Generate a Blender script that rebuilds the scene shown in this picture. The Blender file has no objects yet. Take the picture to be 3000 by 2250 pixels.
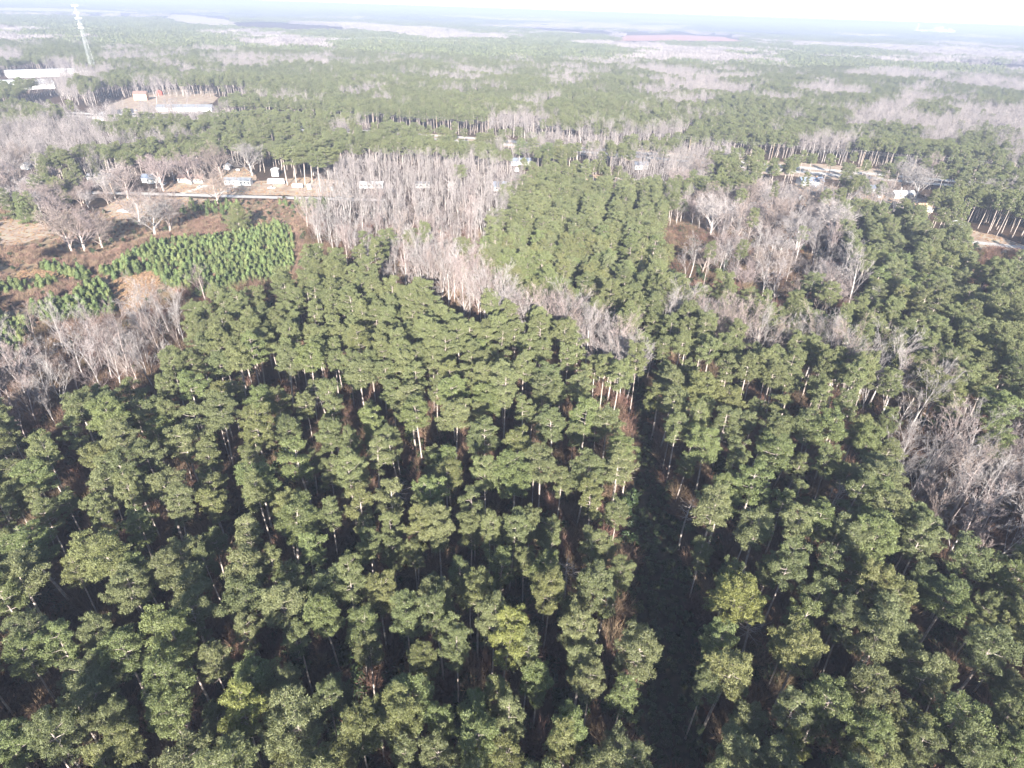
import bpy, bmesh, math, random
import numpy as np
from mathutils import Vector, Matrix
RAD = math.radians
scn = bpy.context.scene

# ------------------------------------------------------------------ camera
CAM_H, PITCH, ROLL, FOCAL = 105.0, RAD(31.4), RAD(1.9), 1800.0 / 3000.0
cam_d = bpy.data.cameras.new('camera')
cam_d.sensor_fit = 'HORIZONTAL'; cam_d.angle = 2 * math.atan(0.5 / FOCAL)
cam_d.clip_start = 1.0; cam_d.clip_end = 60000.0
cam = bpy.data.objects.new('camera', cam_d)
scn.collection.objects.link(cam)
_D0 = Vector((0, -math.sin(PITCH), -math.cos(PITCH)))
_XC = math.cos(ROLL) * Vector((1, 0, 0)) - math.sin(ROLL) * _D0
_DC = math.sin(ROLL) * Vector((1, 0, 0)) + math.cos(ROLL) * _D0
_FW = Vector((0, math.cos(PITCH), -math.sin(PITCH)))
cam.matrix_world = Matrix((( _XC.x, -_DC.x, -_FW.x, 0), (_XC.y, -_DC.y, -_FW.y, 0), (_XC.z, -_DC.z, -_FW.z, CAM_H), (0, 0, 0, 1)))
scn.camera = cam

# ------------------------------------------------------------------ sky, sun, exposure
SUN_EL, SHADOW_AZ = RAD(21.0), RAD(-5.0)          # shadows run away from the camera
wd = bpy.data.worlds.new('World'); scn.world = wd; wd.use_nodes = True
nt = wd.node_tree; bg = nt.nodes['Background']
sky = nt.nodes.new('ShaderNodeTexSky'); sky.sky_type = 'NISHITA'; sky.sun_disc = False
sky.sun_elevation = SUN_EL; sky.sun_rotation = math.pi + SHADOW_AZ
sky.altitude = 30; sky.air_density = 1.0; sky.dust_density = 0.3; sky.ozone_density = 1.0
nt.links.new(sky.outputs[0], bg.inputs[0]); bg.inputs[1].default_value = 0.068
sun_d = bpy.data.lights.new('sun', 'SUN'); sun_d.energy = 5.0; sun_d.angle = RAD(0.53); sun_d.color = (1.0, 0.945, 0.85)
sun = bpy.data.objects.new('sun', sun_d); scn.collection.objects.link(sun)
ldir = Vector((math.sin(SHADOW_AZ) * math.cos(SUN_EL), math.cos(SHADOW_AZ) * math.cos(SUN_EL), -math.sin(SUN_EL)))
sun.rotation_euler = ldir.to_track_quat('-Z', 'Y').to_euler(); sun.location = (0, -50, 200)
scn.view_settings.view_transform = 'Standard'; scn.view_settings.look = 'None'
scn.view_settings.gamma = 1.0; scn.view_settings.use_curve_mapping = False
scn.view_settings.exposure = 1.90
cy = scn.cycles
cy.max_bounces = 3; cy.diffuse_bounces = 1; cy.glossy_bounces = 1; cy.transmission_bounces = 2
cy.transparent_max_bounces = 4; cy.volume_bounces = 0; cy.sample_clamp_indirect = 4.0
cy.use_denoising = True; cy.use_adaptive_sampling = True; cy.adaptive_threshold = 0.03
HAZE_DENSITY = 0.00025

# ------------------------------------------------------------------ ground positions (metres, camera foot at the origin, y ahead)
# ground positions (metres; camera foot at the origin, y = view direction)
PINE_SPOTS = [(-106.9,133.5,7.2,0),(-101.2,136.1,6.9,0),(-105.2,182.1,7.6,0),(-92.7,168.4,11.9,0),(-82.0,170.2,7.2,0),(-77.7,171.6,7.2,0),(-96.9,187.6,8.8,0),(-89.3,192.1,9.0,0),(-82.5,204.9,9.4,0),(-81.9,180.3,7.5,0),(-71.5,173.2,7.3,0),(-64.8,173.7,7.3,0),(-61.3,188.0,8.8,1),(-66.0,203.4,8.3,0),(-77.0,214.2,8.6,0),(-89.1,216.2,8.7,0),(-69.8,219.5,8.8,0),(-91.2,156.5,7.7,0),(-83.3,150.6,9.6,0),(-75.2,154.8,8.9,0),(-77.5,163.3,7.9,0),(-65.2,152.7,8.9,0),(-57.2,151.5,7.5,0),(-94.8,147.2,6.5,0),(-84.6,136.4,9.8,0),(-75.8,133.9,7.2,0),(-90.5,136.8,5.3,0),(-91.2,127.2,7.8,0),(-95.7,132.7,4.8,0),(-100.2,126.6,7.0,0),(-106.8,124.8,7.7,0),(-96.1,121.4,9.0,0),(-87.4,120.6,6.7,0),(-74.8,120.1,12.3,0),(-74.6,113.3,7.2,0),(-71.1,122.9,7.6,0),(-64.9,131.6,7.9,0),(-54.4,122.5,11.3,0),(-59.3,116.5,7.3,0),(-60.7,133.3,5.2,0),(-48.5,138.7,7.0,0),(-45.2,127.8,5.8,0),(-42.3,116.9,6.2,0),(-40.8,108.8,4.5,0),(-92.8,107.7,7.6,0),(-87.9,110.2,7.0,0),(-101.8,106.1,5.1,0),(-109.2,103.5,5.7,0),(-102.6,101.2,7.3,0),(-99.2,95.0,4.8,0),(-79.5,106.2,6.9,0),(-92.1,95.3,5.4,0),(-87.2,99.5,8.2,0),(-82.9,101.2,6.6,0),(-72.7,98.7,9.1,0),(-66.2,103.1,5.7,0),(-61.8,96.8,6.5,0),(-53.9,101.7,7.7,0),(-46.6,108.5,8.3,0),(-45.4,97.1,5.8,0),(-45.5,92.5,6.3,0),(-36.3,93.4,5.0,0),(-84.0,92.0,5.0,0),(-120.0,118.1,4.4,0),(-103.2,116.5,5.5,0),(-77.4,94.2,4.8,0),(-68.1,93.2,5.4,0),(-103.9,96.2,4.5,0),(-61.7,215.6,8.7,0),(-56.5,224.0,8.9,0),(-51.0,203.3,8.3,0),(-43.9,203.9,9.4,0),(-34.0,200.6,8.2,0),(-54.1,188.5,7.8,0),(-45.7,183.1,7.6,0),(-42.9,172.1,8.7,0),(-35.7,172.6,8.7,0),(-28.0,195.7,7.0,0),(-23.5,184.9,7.7,0),(-14.7,176.3,9.9,0),(-19.3,173.8,7.3,0),(-28.8,164.8,9.4,0),(-11.0,166.0,8.5,0),(-45.2,160.7,9.2,0),(-23.1,164.2,7.9,0),(-37.7,160.2,5.5,0),(-9.0,172.4,6.3,0),(4.1,169.2,7.2,0),(-2.9,163.6,7.9,0),(6.8,162.3,5.6,0),(-42.9,148.9,9.6,0),(-36.8,151.1,6.6,0),(-30.6,148.0,6.9,0),(-32.3,140.5,6.2,0),(-26.6,144.1,7.2,0),(-25.5,134.7,8.9,0),(-17.8,145.5,7.3,0),(-15.7,137.6,8.2,0),(-13.9,127.6,7.8,0),(-8.1,155.7,6.7,0),(-8.8,144.4,7.2,0),(-7.8,135.8,8.1,0),(-2.0,145.6,7.3,0),(-2.2,136.9,7.4,0),(3.2,130.0,5.5,0),(9.3,151.5,10.6,0),(8.2,142.2,8.4,0),(19.4,145.4,7.7,0),(24.3,143.2,7.6,0),(10.9,125.6,7.3,0),(18.3,127.4,7.8,0),(24.1,127.1,8.5,0),(26.4,120.7,6.7,0),(-23.2,127.0,7.0,0),(-34.9,123.7,6.5,0),(-26.9,115.3,5.8,0),(-31.0,112.1,6.4,0),(-13.9,111.9,7.1,0),(-5.2,117.1,9.5,0),(0.7,114.4,7.9,0),(-13.6,106.4,7.5,0),(1.1,106.6,9.6,0),(7.0,106.9,6.9,0),(11.9,108.2,5.2,0),(16.2,106.3,6.9,0),(24.0,108.3,6.9,0),(21.2,110.9,6.0,0),(-33.7,101.2,5.6,0),(-31.0,95.5,7.0,0),(-23.7,95.8,7.1,0),(-16.7,96.2,6.4,0),(-7.0,95.7,6.4,0),(-38.0,114.7,4.7,0),(18.3,98.8,5.6,0),(40.2,142.6,9.7,0),(45.8,147.0,7.7,0),(41.5,136.6,9.4,0),(41.1,124.7,6.5,0),(41.2,173.9,9.8,0),(53.3,229.0,12.1,0),(43.5,228.1,10.3,0),(52.4,190.7,10.5,0),(34.7,191.8,10.0,0),(47.1,196.6,10.2,0),(58.4,206.8,10.6,0),(27.0,218.7,8.8,0),(35.0,207.7,9.0,0),(43.7,209.8,9.6,0),(67.3,199.5,7.1,0),(73.4,196.1,8.0,0),(78.8,192.8,9.0,0),(60.1,185.3,7.7,0),(78.3,215.6,8.7,0),(86.4,212.0,8.5,0),(89.6,193.6,9.5,0),(113.6,224.7,10.1,0),(104.7,207.9,8.4,0),(117.6,213.1,7.4,0),(107.2,195.0,10.7,0),(101.0,182.7,9.1,0),(93.2,175.5,7.4,0),(81.0,171.5,8.7,0),(69.6,165.7,7.1,0),(111.6,190.4,4.7,0),(105.5,172.2,10.7,0),(119.4,184.0,10.2,0),(128.5,178.1,12.4,0),(106.1,162.4,9.3,0),(117.7,163.2,10.2,0),(118.5,173.1,7.3,0),(104.0,153.3,6.7,0),(119.6,152.6,8.0,0),(133.3,157.0,10.8,0),(124.3,147.9,10.8,0),(130.0,142.7,7.2,0),(157.0,171.8,7.3,0),(146.3,156.0,8.1,0),(130.8,137.5,7.0,0),(51.8,143.4,9.3,0),(60.4,142.3,9.7,0),(72.5,138.5,9.5,0),(83.4,139.9,5.4,0),(53.9,128.1,7.0,0),(68.4,128.3,7.0,0),(75.7,128.0,6.6,1),(79.5,124.9,7.7,0),(46.3,127.0,5.8,0),(46.9,118.7,7.4,0),(59.7,130.5,7.1,0),(53.9,117.3,6.2,0),(62.6,116.0,10.2,0),(86.7,127.3,7.8,0),(100.7,137.2,8.2,0),(87.7,116.7,11.0,0),(85.4,109.3,8.7,0),(74.0,113.7,5.4,0),(76.8,111.0,5.7,0),(122.4,126.7,9.7,0),(44.6,99.1,7.5,0),(52.8,104.5,9.5,0),(57.9,98.8,6.5,0),(66.1,98.8,4.6,0),(73.3,101.0,6.6,0),(78.9,100.3,5.9,0),(147.4,201.9,8.8,0),(152.0,195.9,9.6,0),(142.1,188.0,8.8,0),(150.0,184.0,10.2,0),(171.8,209.2,11.3,0),(169.5,197.3,10.8,0),(152.4,176.6,9.9,0),(141.8,170.7,8.7,0),(129.6,162.2,7.4,0),(163.4,185.0,8.7,0),(176.4,200.3,8.7,0),(138.5,157.3,6.8,0),(111.7,141.6,8.0,0),(81.2,158.9,6.4,0),(87.1,121.5,6.8,0),(-87.5,81.0,8.7,0),(-94.8,81.8,4.1,0),(-89.8,75.6,2.8,0),(-83.5,71.7,8.1,0),(-71.3,77.9,7.9,0),(-64.1,71.2,6.2,0),(-61.7,81.3,6.7,0),(-60.5,76.5,5.6,0),(-56.0,72.9,6.8,0),(-53.0,68.7,7.3,0),(-55.7,80.1,3.4,0),(-50.6,86.2,6.0,0),(-43.3,88.7,8.5,0),(-38.9,84.3,5.9,0),(-44.1,79.1,4.8,0),(-47.5,75.3,6.9,0),(-45.7,71.0,7.2,0),(-37.6,69.7,7.9,0),(-32.4,74.9,8.3,0),(-29.7,68.1,5.7,0),(-33.5,63.4,4.0,0),(-79.6,64.0,6.6,0),(-75.4,59.3,5.6,0),(-70.0,60.4,5.6,0),(-64.0,57.1,6.2,0),(-58.9,59.4,6.1,0),(-50.3,60.8,6.4,0),(-45.1,59.4,4.6,0),(-61.9,53.6,7.6,0),(-60.4,49.7,5.5,0),(-50.2,55.0,7.0,0),(-47.4,50.8,6.3,0),(-37.8,56.2,6.1,0),(-33.9,56.4,4.2,0),(-37.7,50.7,5.8,1),(-37.4,46.5,5.4,0),(-27.9,49.9,8.4,0),(-27.9,45.1,7.0,0),(-25.2,52.3,4.5,0),(-65.9,43.9,5.4,0),(-58.9,44.6,5.9,0),(-54.7,43.9,5.4,0),(-51.3,44.4,3.6,0),(-42.8,43.5,7.1,0),(-83.6,67.8,5.7,0),(-69.4,46.7,3.9,0),(-65.1,47.7,3.9,0),(-23.1,47.0,5.0,0),(-27.8,90.7,4.6,0),(-23.0,90.1,5.2,0),(-22.2,85.9,4.8,0),(-18.0,87.3,5.4,0),(-13.1,87.5,6.1,0),(-17.6,83.3,4.4,0),(-7.4,91.7,5.0,0),(-9.0,81.7,5.8,0),(-3.4,85.9,4.5,0),(1.1,87.8,5.2,0),(4.8,90.9,4.7,0),(9.0,86.9,5.1,0),(-0.5,80.2,6.3,0),(7.5,78.7,5.7,0),(7.6,73.8,5.2,0),(16.9,85.2,5.1,0),(20.3,88.2,4.0,1),(15.6,76.9,6.2,0),(17.2,73.5,4.9,0),(-22.0,72.9,5.7,0),(-27.2,73.1,4.1,0),(-24.2,67.1,6.5,0),(-22.0,62.7,3.5,0),(-17.0,67.4,5.2,0),(-11.1,70.4,6.1,0),(-10.7,66.4,5.1,0),(-4.8,72.0,6.2,0),(-1.9,66.7,5.2,0),(4.8,65.2,4.1,0),(-7.7,62.4,4.5,0),(-0.2,61.0,5.9,1),(5.7,58.3,4.8,0),(4.0,61.2,3.4,0),(13.8,65.8,5.6,0),(12.9,61.5,6.7,0),(13.5,57.6,4.8,0),(20.9,61.8,6.9,0),(-13.5,55.1,7.5,0),(-13.5,50.6,5.8,0),(-18.6,52.5,3.9,0),(-4.2,51.6,5.0,0),(1.7,50.0,4.7,0),(-8.6,48.5,4.4,0),(-19.4,46.9,5.2,0),(-13.5,46.4,4.3,0),(-9.0,44.9,4.7,0),(-2.7,46.4,6.4,0),(9.0,49.1,4.8,0),(8.4,46.1,4.3,0),(18.5,46.4,6.7,0),(1.3,46.9,3.7,0),(41.4,93.1,7.9,0),(50.6,90.4,7.7,0),(56.4,91.1,6.2,0),(62.8,92.3,5.6,0),(68.6,89.2,8.0,0),(73.5,88.5,8.5,0),(74.7,93.7,6.0,0),(80.7,94.9,8.0,0),(81.2,87.7,6.7,0),(82.8,92.8,6.0,0),(41.3,73.8,8.2,1),(41.6,79.4,4.9,0),(51.4,79.8,5.7,0),(60.8,81.0,5.8,0),(56.2,76.1,6.7,0),(52.4,71.3,6.2,0),(59.8,72.9,4.9,0),(58.2,68.7,5.0,0),(64.6,76.1,5.8,0),(69.2,73.3,5.7,0),(64.5,69.3,7.9,0),(61.1,64.4,7.1,0),(87.8,84.0,8.0,0),(92.8,85.0,4.8,0),(94.0,80.2,5.2,0),(80.3,76.8,7.8,0),(84.4,73.6,4.4,0),(35.4,60.4,7.3,0),(47.4,62.5,6.7,0),(31.6,58.2,4.1,0),(65.7,62.6,6.5,0),(65.4,59.4,6.5,0),(77.3,63.6,9.6,0),(71.1,59.6,4.1,0),(86.7,68.6,4.7,0),(81.0,59.4,5.1,0),(50.1,57.1,5.9,0),(48.3,53.8,6.5,0),(42.9,53.7,5.8,0),(42.3,50.2,4.5,1),(56.4,57.3,6.2,0),(52.0,50.3,5.8,0),(60.2,51.9,5.9,0),(66.2,52.1,7.5,0),(59.8,48.0,3.7,0),(55.6,47.8,2.8,0),(51.3,47.1,4.1,0),(32.5,46.5,6.4,0),(39.5,46.7,5.8,0),(75.0,54.5,3.9,0),(73.0,50.8,4.7,0),(66.1,47.5,5.4,0),(72.5,47.7,4.1,0),(-66.2,265.0,7.6,0),(-59.1,274.5,8.6,0),(-47.0,268.9,6.9,0),(-38.8,265.5,6.1,0),(-23.9,267.0,7.6,0),(-9.5,268.5,6.9,0),(-36.2,401.7,7.6,0),(-57.0,251.1,7.3,0),(-65.0,248.2,6.5,0),(-56.5,234.9,6.2,0)]
BARE_SPOTS = [(18.0,192.1,1.0),(32.3,165.5,1.0),(33.7,161.1,1.0),(10.6,203.5,1.0),(-18.3,228.6,1.0),(-0.3,200.2,1.0),(23.1,186.9,1.0),(29.2,183.0,1.0),(27.7,208.5,1.0),(-6.9,211.2,1.0),(-9.4,212.3,1.0),(-33.0,251.8,1.0),(-46.3,242.1,1.0),(0.8,209.1,1.0),(15.5,197.7,1.0),(30.5,185.2,1.0),(31.9,179.0,1.0),(20.6,198.1,1.0),(29.6,167.2,1.15),(31.8,169.2,1.2),(33.1,163.8,1.15),(35.2,164.8,1.1),(35.5,160.4,1.15),(27.9,170.8,1.1),(26.5,176.6,1.1),(29.8,173.9,1.1),(64.2,190.7,1.0),(68.9,182.4,1.1),(91.0,177.8,1.0),(97.9,178.2,1.1),(101.8,168.9,1.2),(102.7,161.8,1.0),(108.4,159.5,1.05),(83.8,173.4,0.8),(76.2,176.8,0.8),(141.4,242.1,1.45),(143.7,232.4,0.8),(113.7,264.4,1.2),(110.1,242.0,0.7),(114.6,150.9,0.8),(111.1,129.0,1.3),(118.6,126.9,1.2),(105.2,122.6,0.9),(146.6,145.1,1.2),(126.1,130.4,1.1),(122.0,118.2,1.0),(127.6,121.3,1.0),(133.4,127.6,1.0),(111.3,119.4,0.9),(114.6,115.1,1.0),(-129.0,194.6,1.1),(-123.8,169.9,1.1),(-141.7,182.2,1.0),(-154.1,183.6,0.9),(-141.3,149.8,1.1),(-134.4,163.4,1.0),(-125.4,163.0,1.0),(-134.2,155.3,0.9),(-144.7,145.5,1.0),(-162.8,183.0,0.9),(-126.4,196.0,1.0),(-122.8,223.3,0.8),(-163.2,170.3,0.9)]
BROAD_SPOTS = [(-237.7,374.6,15.6),(-180.0,368.6,17.4),(-224.9,392.8,20.6),(-216.4,411.7,18.1),(-204.8,432.7,21.2),(-186.5,440.4,17.9),(-206.9,281.6,16.4),(-209.5,276.6,15.3),(-201.9,287.1,13.3),(-186.4,307.2,16.7),(-181.6,313.5,16.1),(-202.8,323.0,14.7),(-331.3,414.7,20.4),(-333.5,434.6,18.9),(-314.1,381.1,14.8),(155.8,483.8,18.2),(116.4,321.7,18.3),(106.3,332.1,16.9),(141.4,335.8,17.1),(146.4,313.8,19.7),(179.4,379.2,18.9),(113.8,264.6,14.0),(169.9,327.1,18.6),(139.5,258.8,12.2),(112.3,371.6,16.5),(138.0,374.5,16.6),(277.8,458.7,17.4),(272.2,430.1,17.6),(237.9,417.3,16.0),(306.1,482.9,18.2),(218.5,415.0,15.9),(126.6,438.9,16.7),(106.0,409.5,15.7),(-242.3,318.7,12.7)]
LONE_PINES = [(-146.6,317.8,18.8),(-275.4,354.7,10.9),(-274.4,362.3,12.1),(-264.3,356.1,12.0),(-266.3,367.1,11.2),(-288.2,380.3,11.6),(-275.0,386.2,10.7),(-261.1,319.6,10.0),(-273.1,327.6,9.3),(-257.9,323.1,11.0),(-153.3,415.6,10.2),(-149.8,422.7,10.4),(-141.6,414.5,9.5),(-139.3,422.2,10.4),(-128.8,405.4,8.9),(-124.6,410.4,9.0),(-121.8,417.1,9.6),(-157.5,439.4,10.7),(-145.2,446.3,10.9),(-292.1,440.8,12.0),(-273.8,403.9,11.1),(-212.4,232.9,9.2),(224.7,428.6,12.8),(278.0,468.7,18.9),(264.5,456.9,13.6),(314.6,453.8,14.7),(310.3,434.9,14.2),(322.2,427.6,14.0),(325.2,411.4,12.4),(290.4,391.9,10.8),(295.2,358.0,12.0),(61.4,268.2,7.9),(-105.1,531.3,12.7),(-90.2,526.8,12.6),(-75.6,522.3,12.5),(-62.7,531.3,12.7),(-22.5,517.5,12.4),(20.7,487.0,15.7),(10.4,497.3,14.6),(31.0,482.7,14.3),(-0.3,501.8,13.4)]
ZONES = {
 'YOUNG': [[(-179.8,294.1),(-163.6,300.6),(-146.9,307.3),(-132.5,330.2),(-120.2,320.6),(-113.0,301.0),(-99.3,258.4),(-101.0,250.2),(-118.1,237.3),(-132.6,233.2),(-152.4,244.8),(-162.5,256.8),(-168.3,252.2),(-176.3,244.3),(-181.7,251.0),(-181.5,275.0)],[(-187.4,213.3),(-182.6,229.0),(-177.9,244.2),(-160.0,224.3),(-153.4,211.9),(-160.5,207.1),(-177.6,205.8)],[(-194.2,208.7),(-179.7,202.9),(-169.9,186.5),(-165.7,176.7),(-172.3,172.5),(-200.8,207.3)],[(-212.5,258.6),(-207.8,261.2),(-185.7,252.6),(-181.8,246.2),(-190.2,245.4),(-208.5,252.6)],[(-222.4,232.0),(-213.1,234.6),(-197.7,243.6),(-191.5,238.4),(-196.2,230.6),(-206.5,225.6),(-214.8,222.1)]],
 'CLEAR': [[(-173.4,248.3),(-162.0,258.7),(-152.4,245.1),(-149.4,231.0),(-148.2,215.6),(-151.5,211.0),(-162.2,227.6)],[(-218.4,253.6),(-211.2,256.3),(-190.8,248.0),(-188.1,242.4),(-208.3,247.6),(-214.7,240.0)]],
 'BRUSH': [[(-262.5,279.5),(-247.3,281.1),(-227.4,280.6),(-196.2,269.5),(-191.0,291.8),(-183.1,306.0),(-166.2,319.4),(-152.8,326.9),(-154.5,309.1),(-182.2,294.3),(-182.1,253.5),(-215.1,262.3),(-234.6,263.6),(-247.5,260.2)],[(-214.3,224.5),(-208.5,227.7),(-189.7,244.1),(-182.9,237.8),(-188.0,220.0),(-196.5,211.3),(-201.7,207.8)],[(-181.2,330.0),(-166.8,338.1),(-153.4,314.9),(-168.0,307.6)],[(-126.4,342.7),(-118.0,343.6),(-97.2,261.2),(-99.8,252.8),(-117.7,307.3)]],
 'FIELD': [[(-323.1,321.9),(-280.8,326.8),(-243.6,351.3),(-190.0,372.7),(-131.2,384.0),(-113.9,345.8),(-112.3,309.4),(-97.6,262.4),(-99.7,250.1),(-135.7,237.5),(-144.7,224.6),(-143.9,210.3),(-159.1,203.3),(-171.8,199.5),(-163.9,175.8),(-166.5,169.9),(-186.8,161.1)]],
 'BARE_LEFT': [[(-174.3,167.4),(-166.9,174.9),(-167.3,184.9),(-169.0,201.6),(-159.6,208.5),(-151.6,212.3),(-149.2,220.8),(-142.6,224.8),(-126.8,222.7),(-111.3,189.1),(-112.1,176.5),(-107.7,161.1),(-112.6,154.7),(-118.7,158.3),(-124.0,150.1),(-124.1,141.0),(-131.5,133.8),(-146.1,133.8)]],
 'BARE_MID': [[(-126.9,373.4),(-125.8,450.0),(-92.7,466.7),(-30.1,464.7),(2.2,447.4),(2.4,390.4),(-7.0,343.8),(-12.5,295.3),(-19.1,270.2),(-12.9,241.7),(-11.3,214.2),(-15.3,204.8),(-25.0,216.3),(-39.1,232.0),(-51.5,242.1),(-79.7,268.9),(-97.3,286.5),(-117.7,330.8)]],
 'BARE_STRIP': [[(47.3,192.3),(58.9,190.5),(67.9,188.6),(79.2,179.8),(96.2,185.7),(108.2,168.5),(110.8,160.6),(104.4,147.4),(92.1,155.6),(86.8,169.2),(64.7,167.8),(43.2,168.5)]],
 'BARE_RIGHT': [[(106.1,136.3),(118.6,140.1),(125.3,135.8),(139.7,136.6),(156.7,134.5),(120.7,89.0),(108.9,92.1),(102.7,93.7),(96.0,98.3),(94.8,105.6),(92.6,113.7),(94.2,120.0)]],
 'PLANT_MID': [[(4.3,374.6),(17.5,402.1),(82.0,397.5),(92.6,386.1),(72.0,291.9),(52.8,245.0),(29.8,214.9),(11.9,217.2),(-3.8,221.9),(-15.5,238.9),(-18.3,259.0),(-5.8,294.2),(-3.3,343.5)]],
 'PLANT_RIGHT': [[(179.7,358.6),(219.3,370.7),(226.7,337.2),(231.1,313.9),(200.0,258.4),(179.1,220.6),(155.7,218.7),(143.6,234.4),(162.2,301.2)]],
 'BAND_MID': [[(-40.8,240.8),(-26.2,225.8),(-16.1,215.6),(-8.9,203.1),(-1.8,193.0),(11.4,189.6),(17.9,181.4),(23.3,175.7),(30.7,159.7),(36.2,159.1),(39.1,171.8),(33.1,172.5),(25.0,188.6),(19.2,194.4),(12.2,202.6),(-1.9,206.0),(-9.5,216.1),(-17.1,228.5),(-27.7,238.7),(-43.0,253.6)]],
 'BAND_RIGHT': [[(51.9,195.4),(64.2,190.7),(68.8,182.5),(76.2,176.9),(83.8,173.5),(91.0,177.8),(98.0,178.3),(101.8,168.9),(102.7,161.7),(108.5,159.6),(114.6,150.9),(121.1,147.9),(126.8,154.8),(120.1,158.1),(113.5,167.0),(107.5,169.3),(106.4,176.7),(102.3,186.1),(95.1,185.8),(87.7,181.6),(79.7,185.1),(72.0,190.9),(67.1,199.3),(54.2,204.1)]],
 'YARD_RIGHT': [[(99.6,415.2),(137.6,438.9),(180.3,425.8),(199.0,394.1),(174.4,323.9),(154.1,248.3),(131.1,235.7),(114.8,245.0),(95.8,254.8),(75.6,265.2),(61.4,272.5),(79.3,314.0)]],
 'THICKET': [[(79.0,338.2),(97.6,352.9),(107.2,329.2),(100.7,291.6),(77.7,271.4),(63.1,278.8)]],
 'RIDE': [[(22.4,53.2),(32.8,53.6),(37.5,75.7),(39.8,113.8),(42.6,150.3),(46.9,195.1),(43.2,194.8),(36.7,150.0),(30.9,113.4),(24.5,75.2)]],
 'LAWN': [[(-239.9,351.8),(-242.7,378.0),(-184.7,379.7),(-194.5,364.6),(-211.0,334.7),(-223.4,333.3)],[(-224.1,391.1),(-233.4,418.8),(-209.5,427.0),(-215.5,452.1),(-201.0,465.4),(-176.7,426.7),(-148.3,440.7),(-117.0,430.1),(-105.7,392.9),(-176.4,390.6)],[(266.2,374.8),(271.7,368.6),(285.9,341.7),(313.1,327.4),(293.5,302.6),(269.3,317.9),(251.2,332.5)],[(-290.1,319.5),(-258.4,329.3),(-236.7,301.9),(-240.9,285.7),(-262.5,283.5)],[(-8.9,421.1),(-5.1,466.4),(51.5,480.0),(109.7,461.3),(104.6,436.0),(43.1,439.2)],[(161.7,408.0),(207.5,469.5),(272.5,458.0),(287.0,423.3),(253.5,387.7),(218.5,415.0)]],
 'FARLAWN': [[(-451.6,712.7),(-472.6,812.4),(-477.5,896.7),(-403.5,894.2),(-360.4,793.0),(-367.5,706.5),(-400.6,686.5)]],
 'LOT': [[(-419.9,658.6),(-439.2,710.4),(-424.9,724.5),(-402.2,686.1),(-390.8,649.4)]],
 'HWVERGE': [[(-135.7,643.3),(-7.6,611.3),(144.1,572.5),(305.3,532.8),(305.1,510.8),(275.5,484.1),(207.3,496.8),(106.8,531.2),(-6.9,573.1),(-118.5,587.6)]],
 'FARFIELD_RED': [[(377.1,3036.7),(540.6,3788.0),(933.9,4256.6),(1141.7,4116.1),(1100.1,3470.3),(748.0,3318.2)]],
 'FARFIELD_TAN': [[(-2589.3,5110.0),(-2424.6,5178.3),(-1645.3,4042.9),(-1382.1,3387.6),(-1470.9,3255.8),(-1944.5,3898.5)],[(-4087.6,5372.0),(-3956.2,5956.4),(-3445.8,5816.7),(-2697.0,5324.8),(-3032.9,5113.0),(-3500.4,4591.9)]],
}
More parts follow.
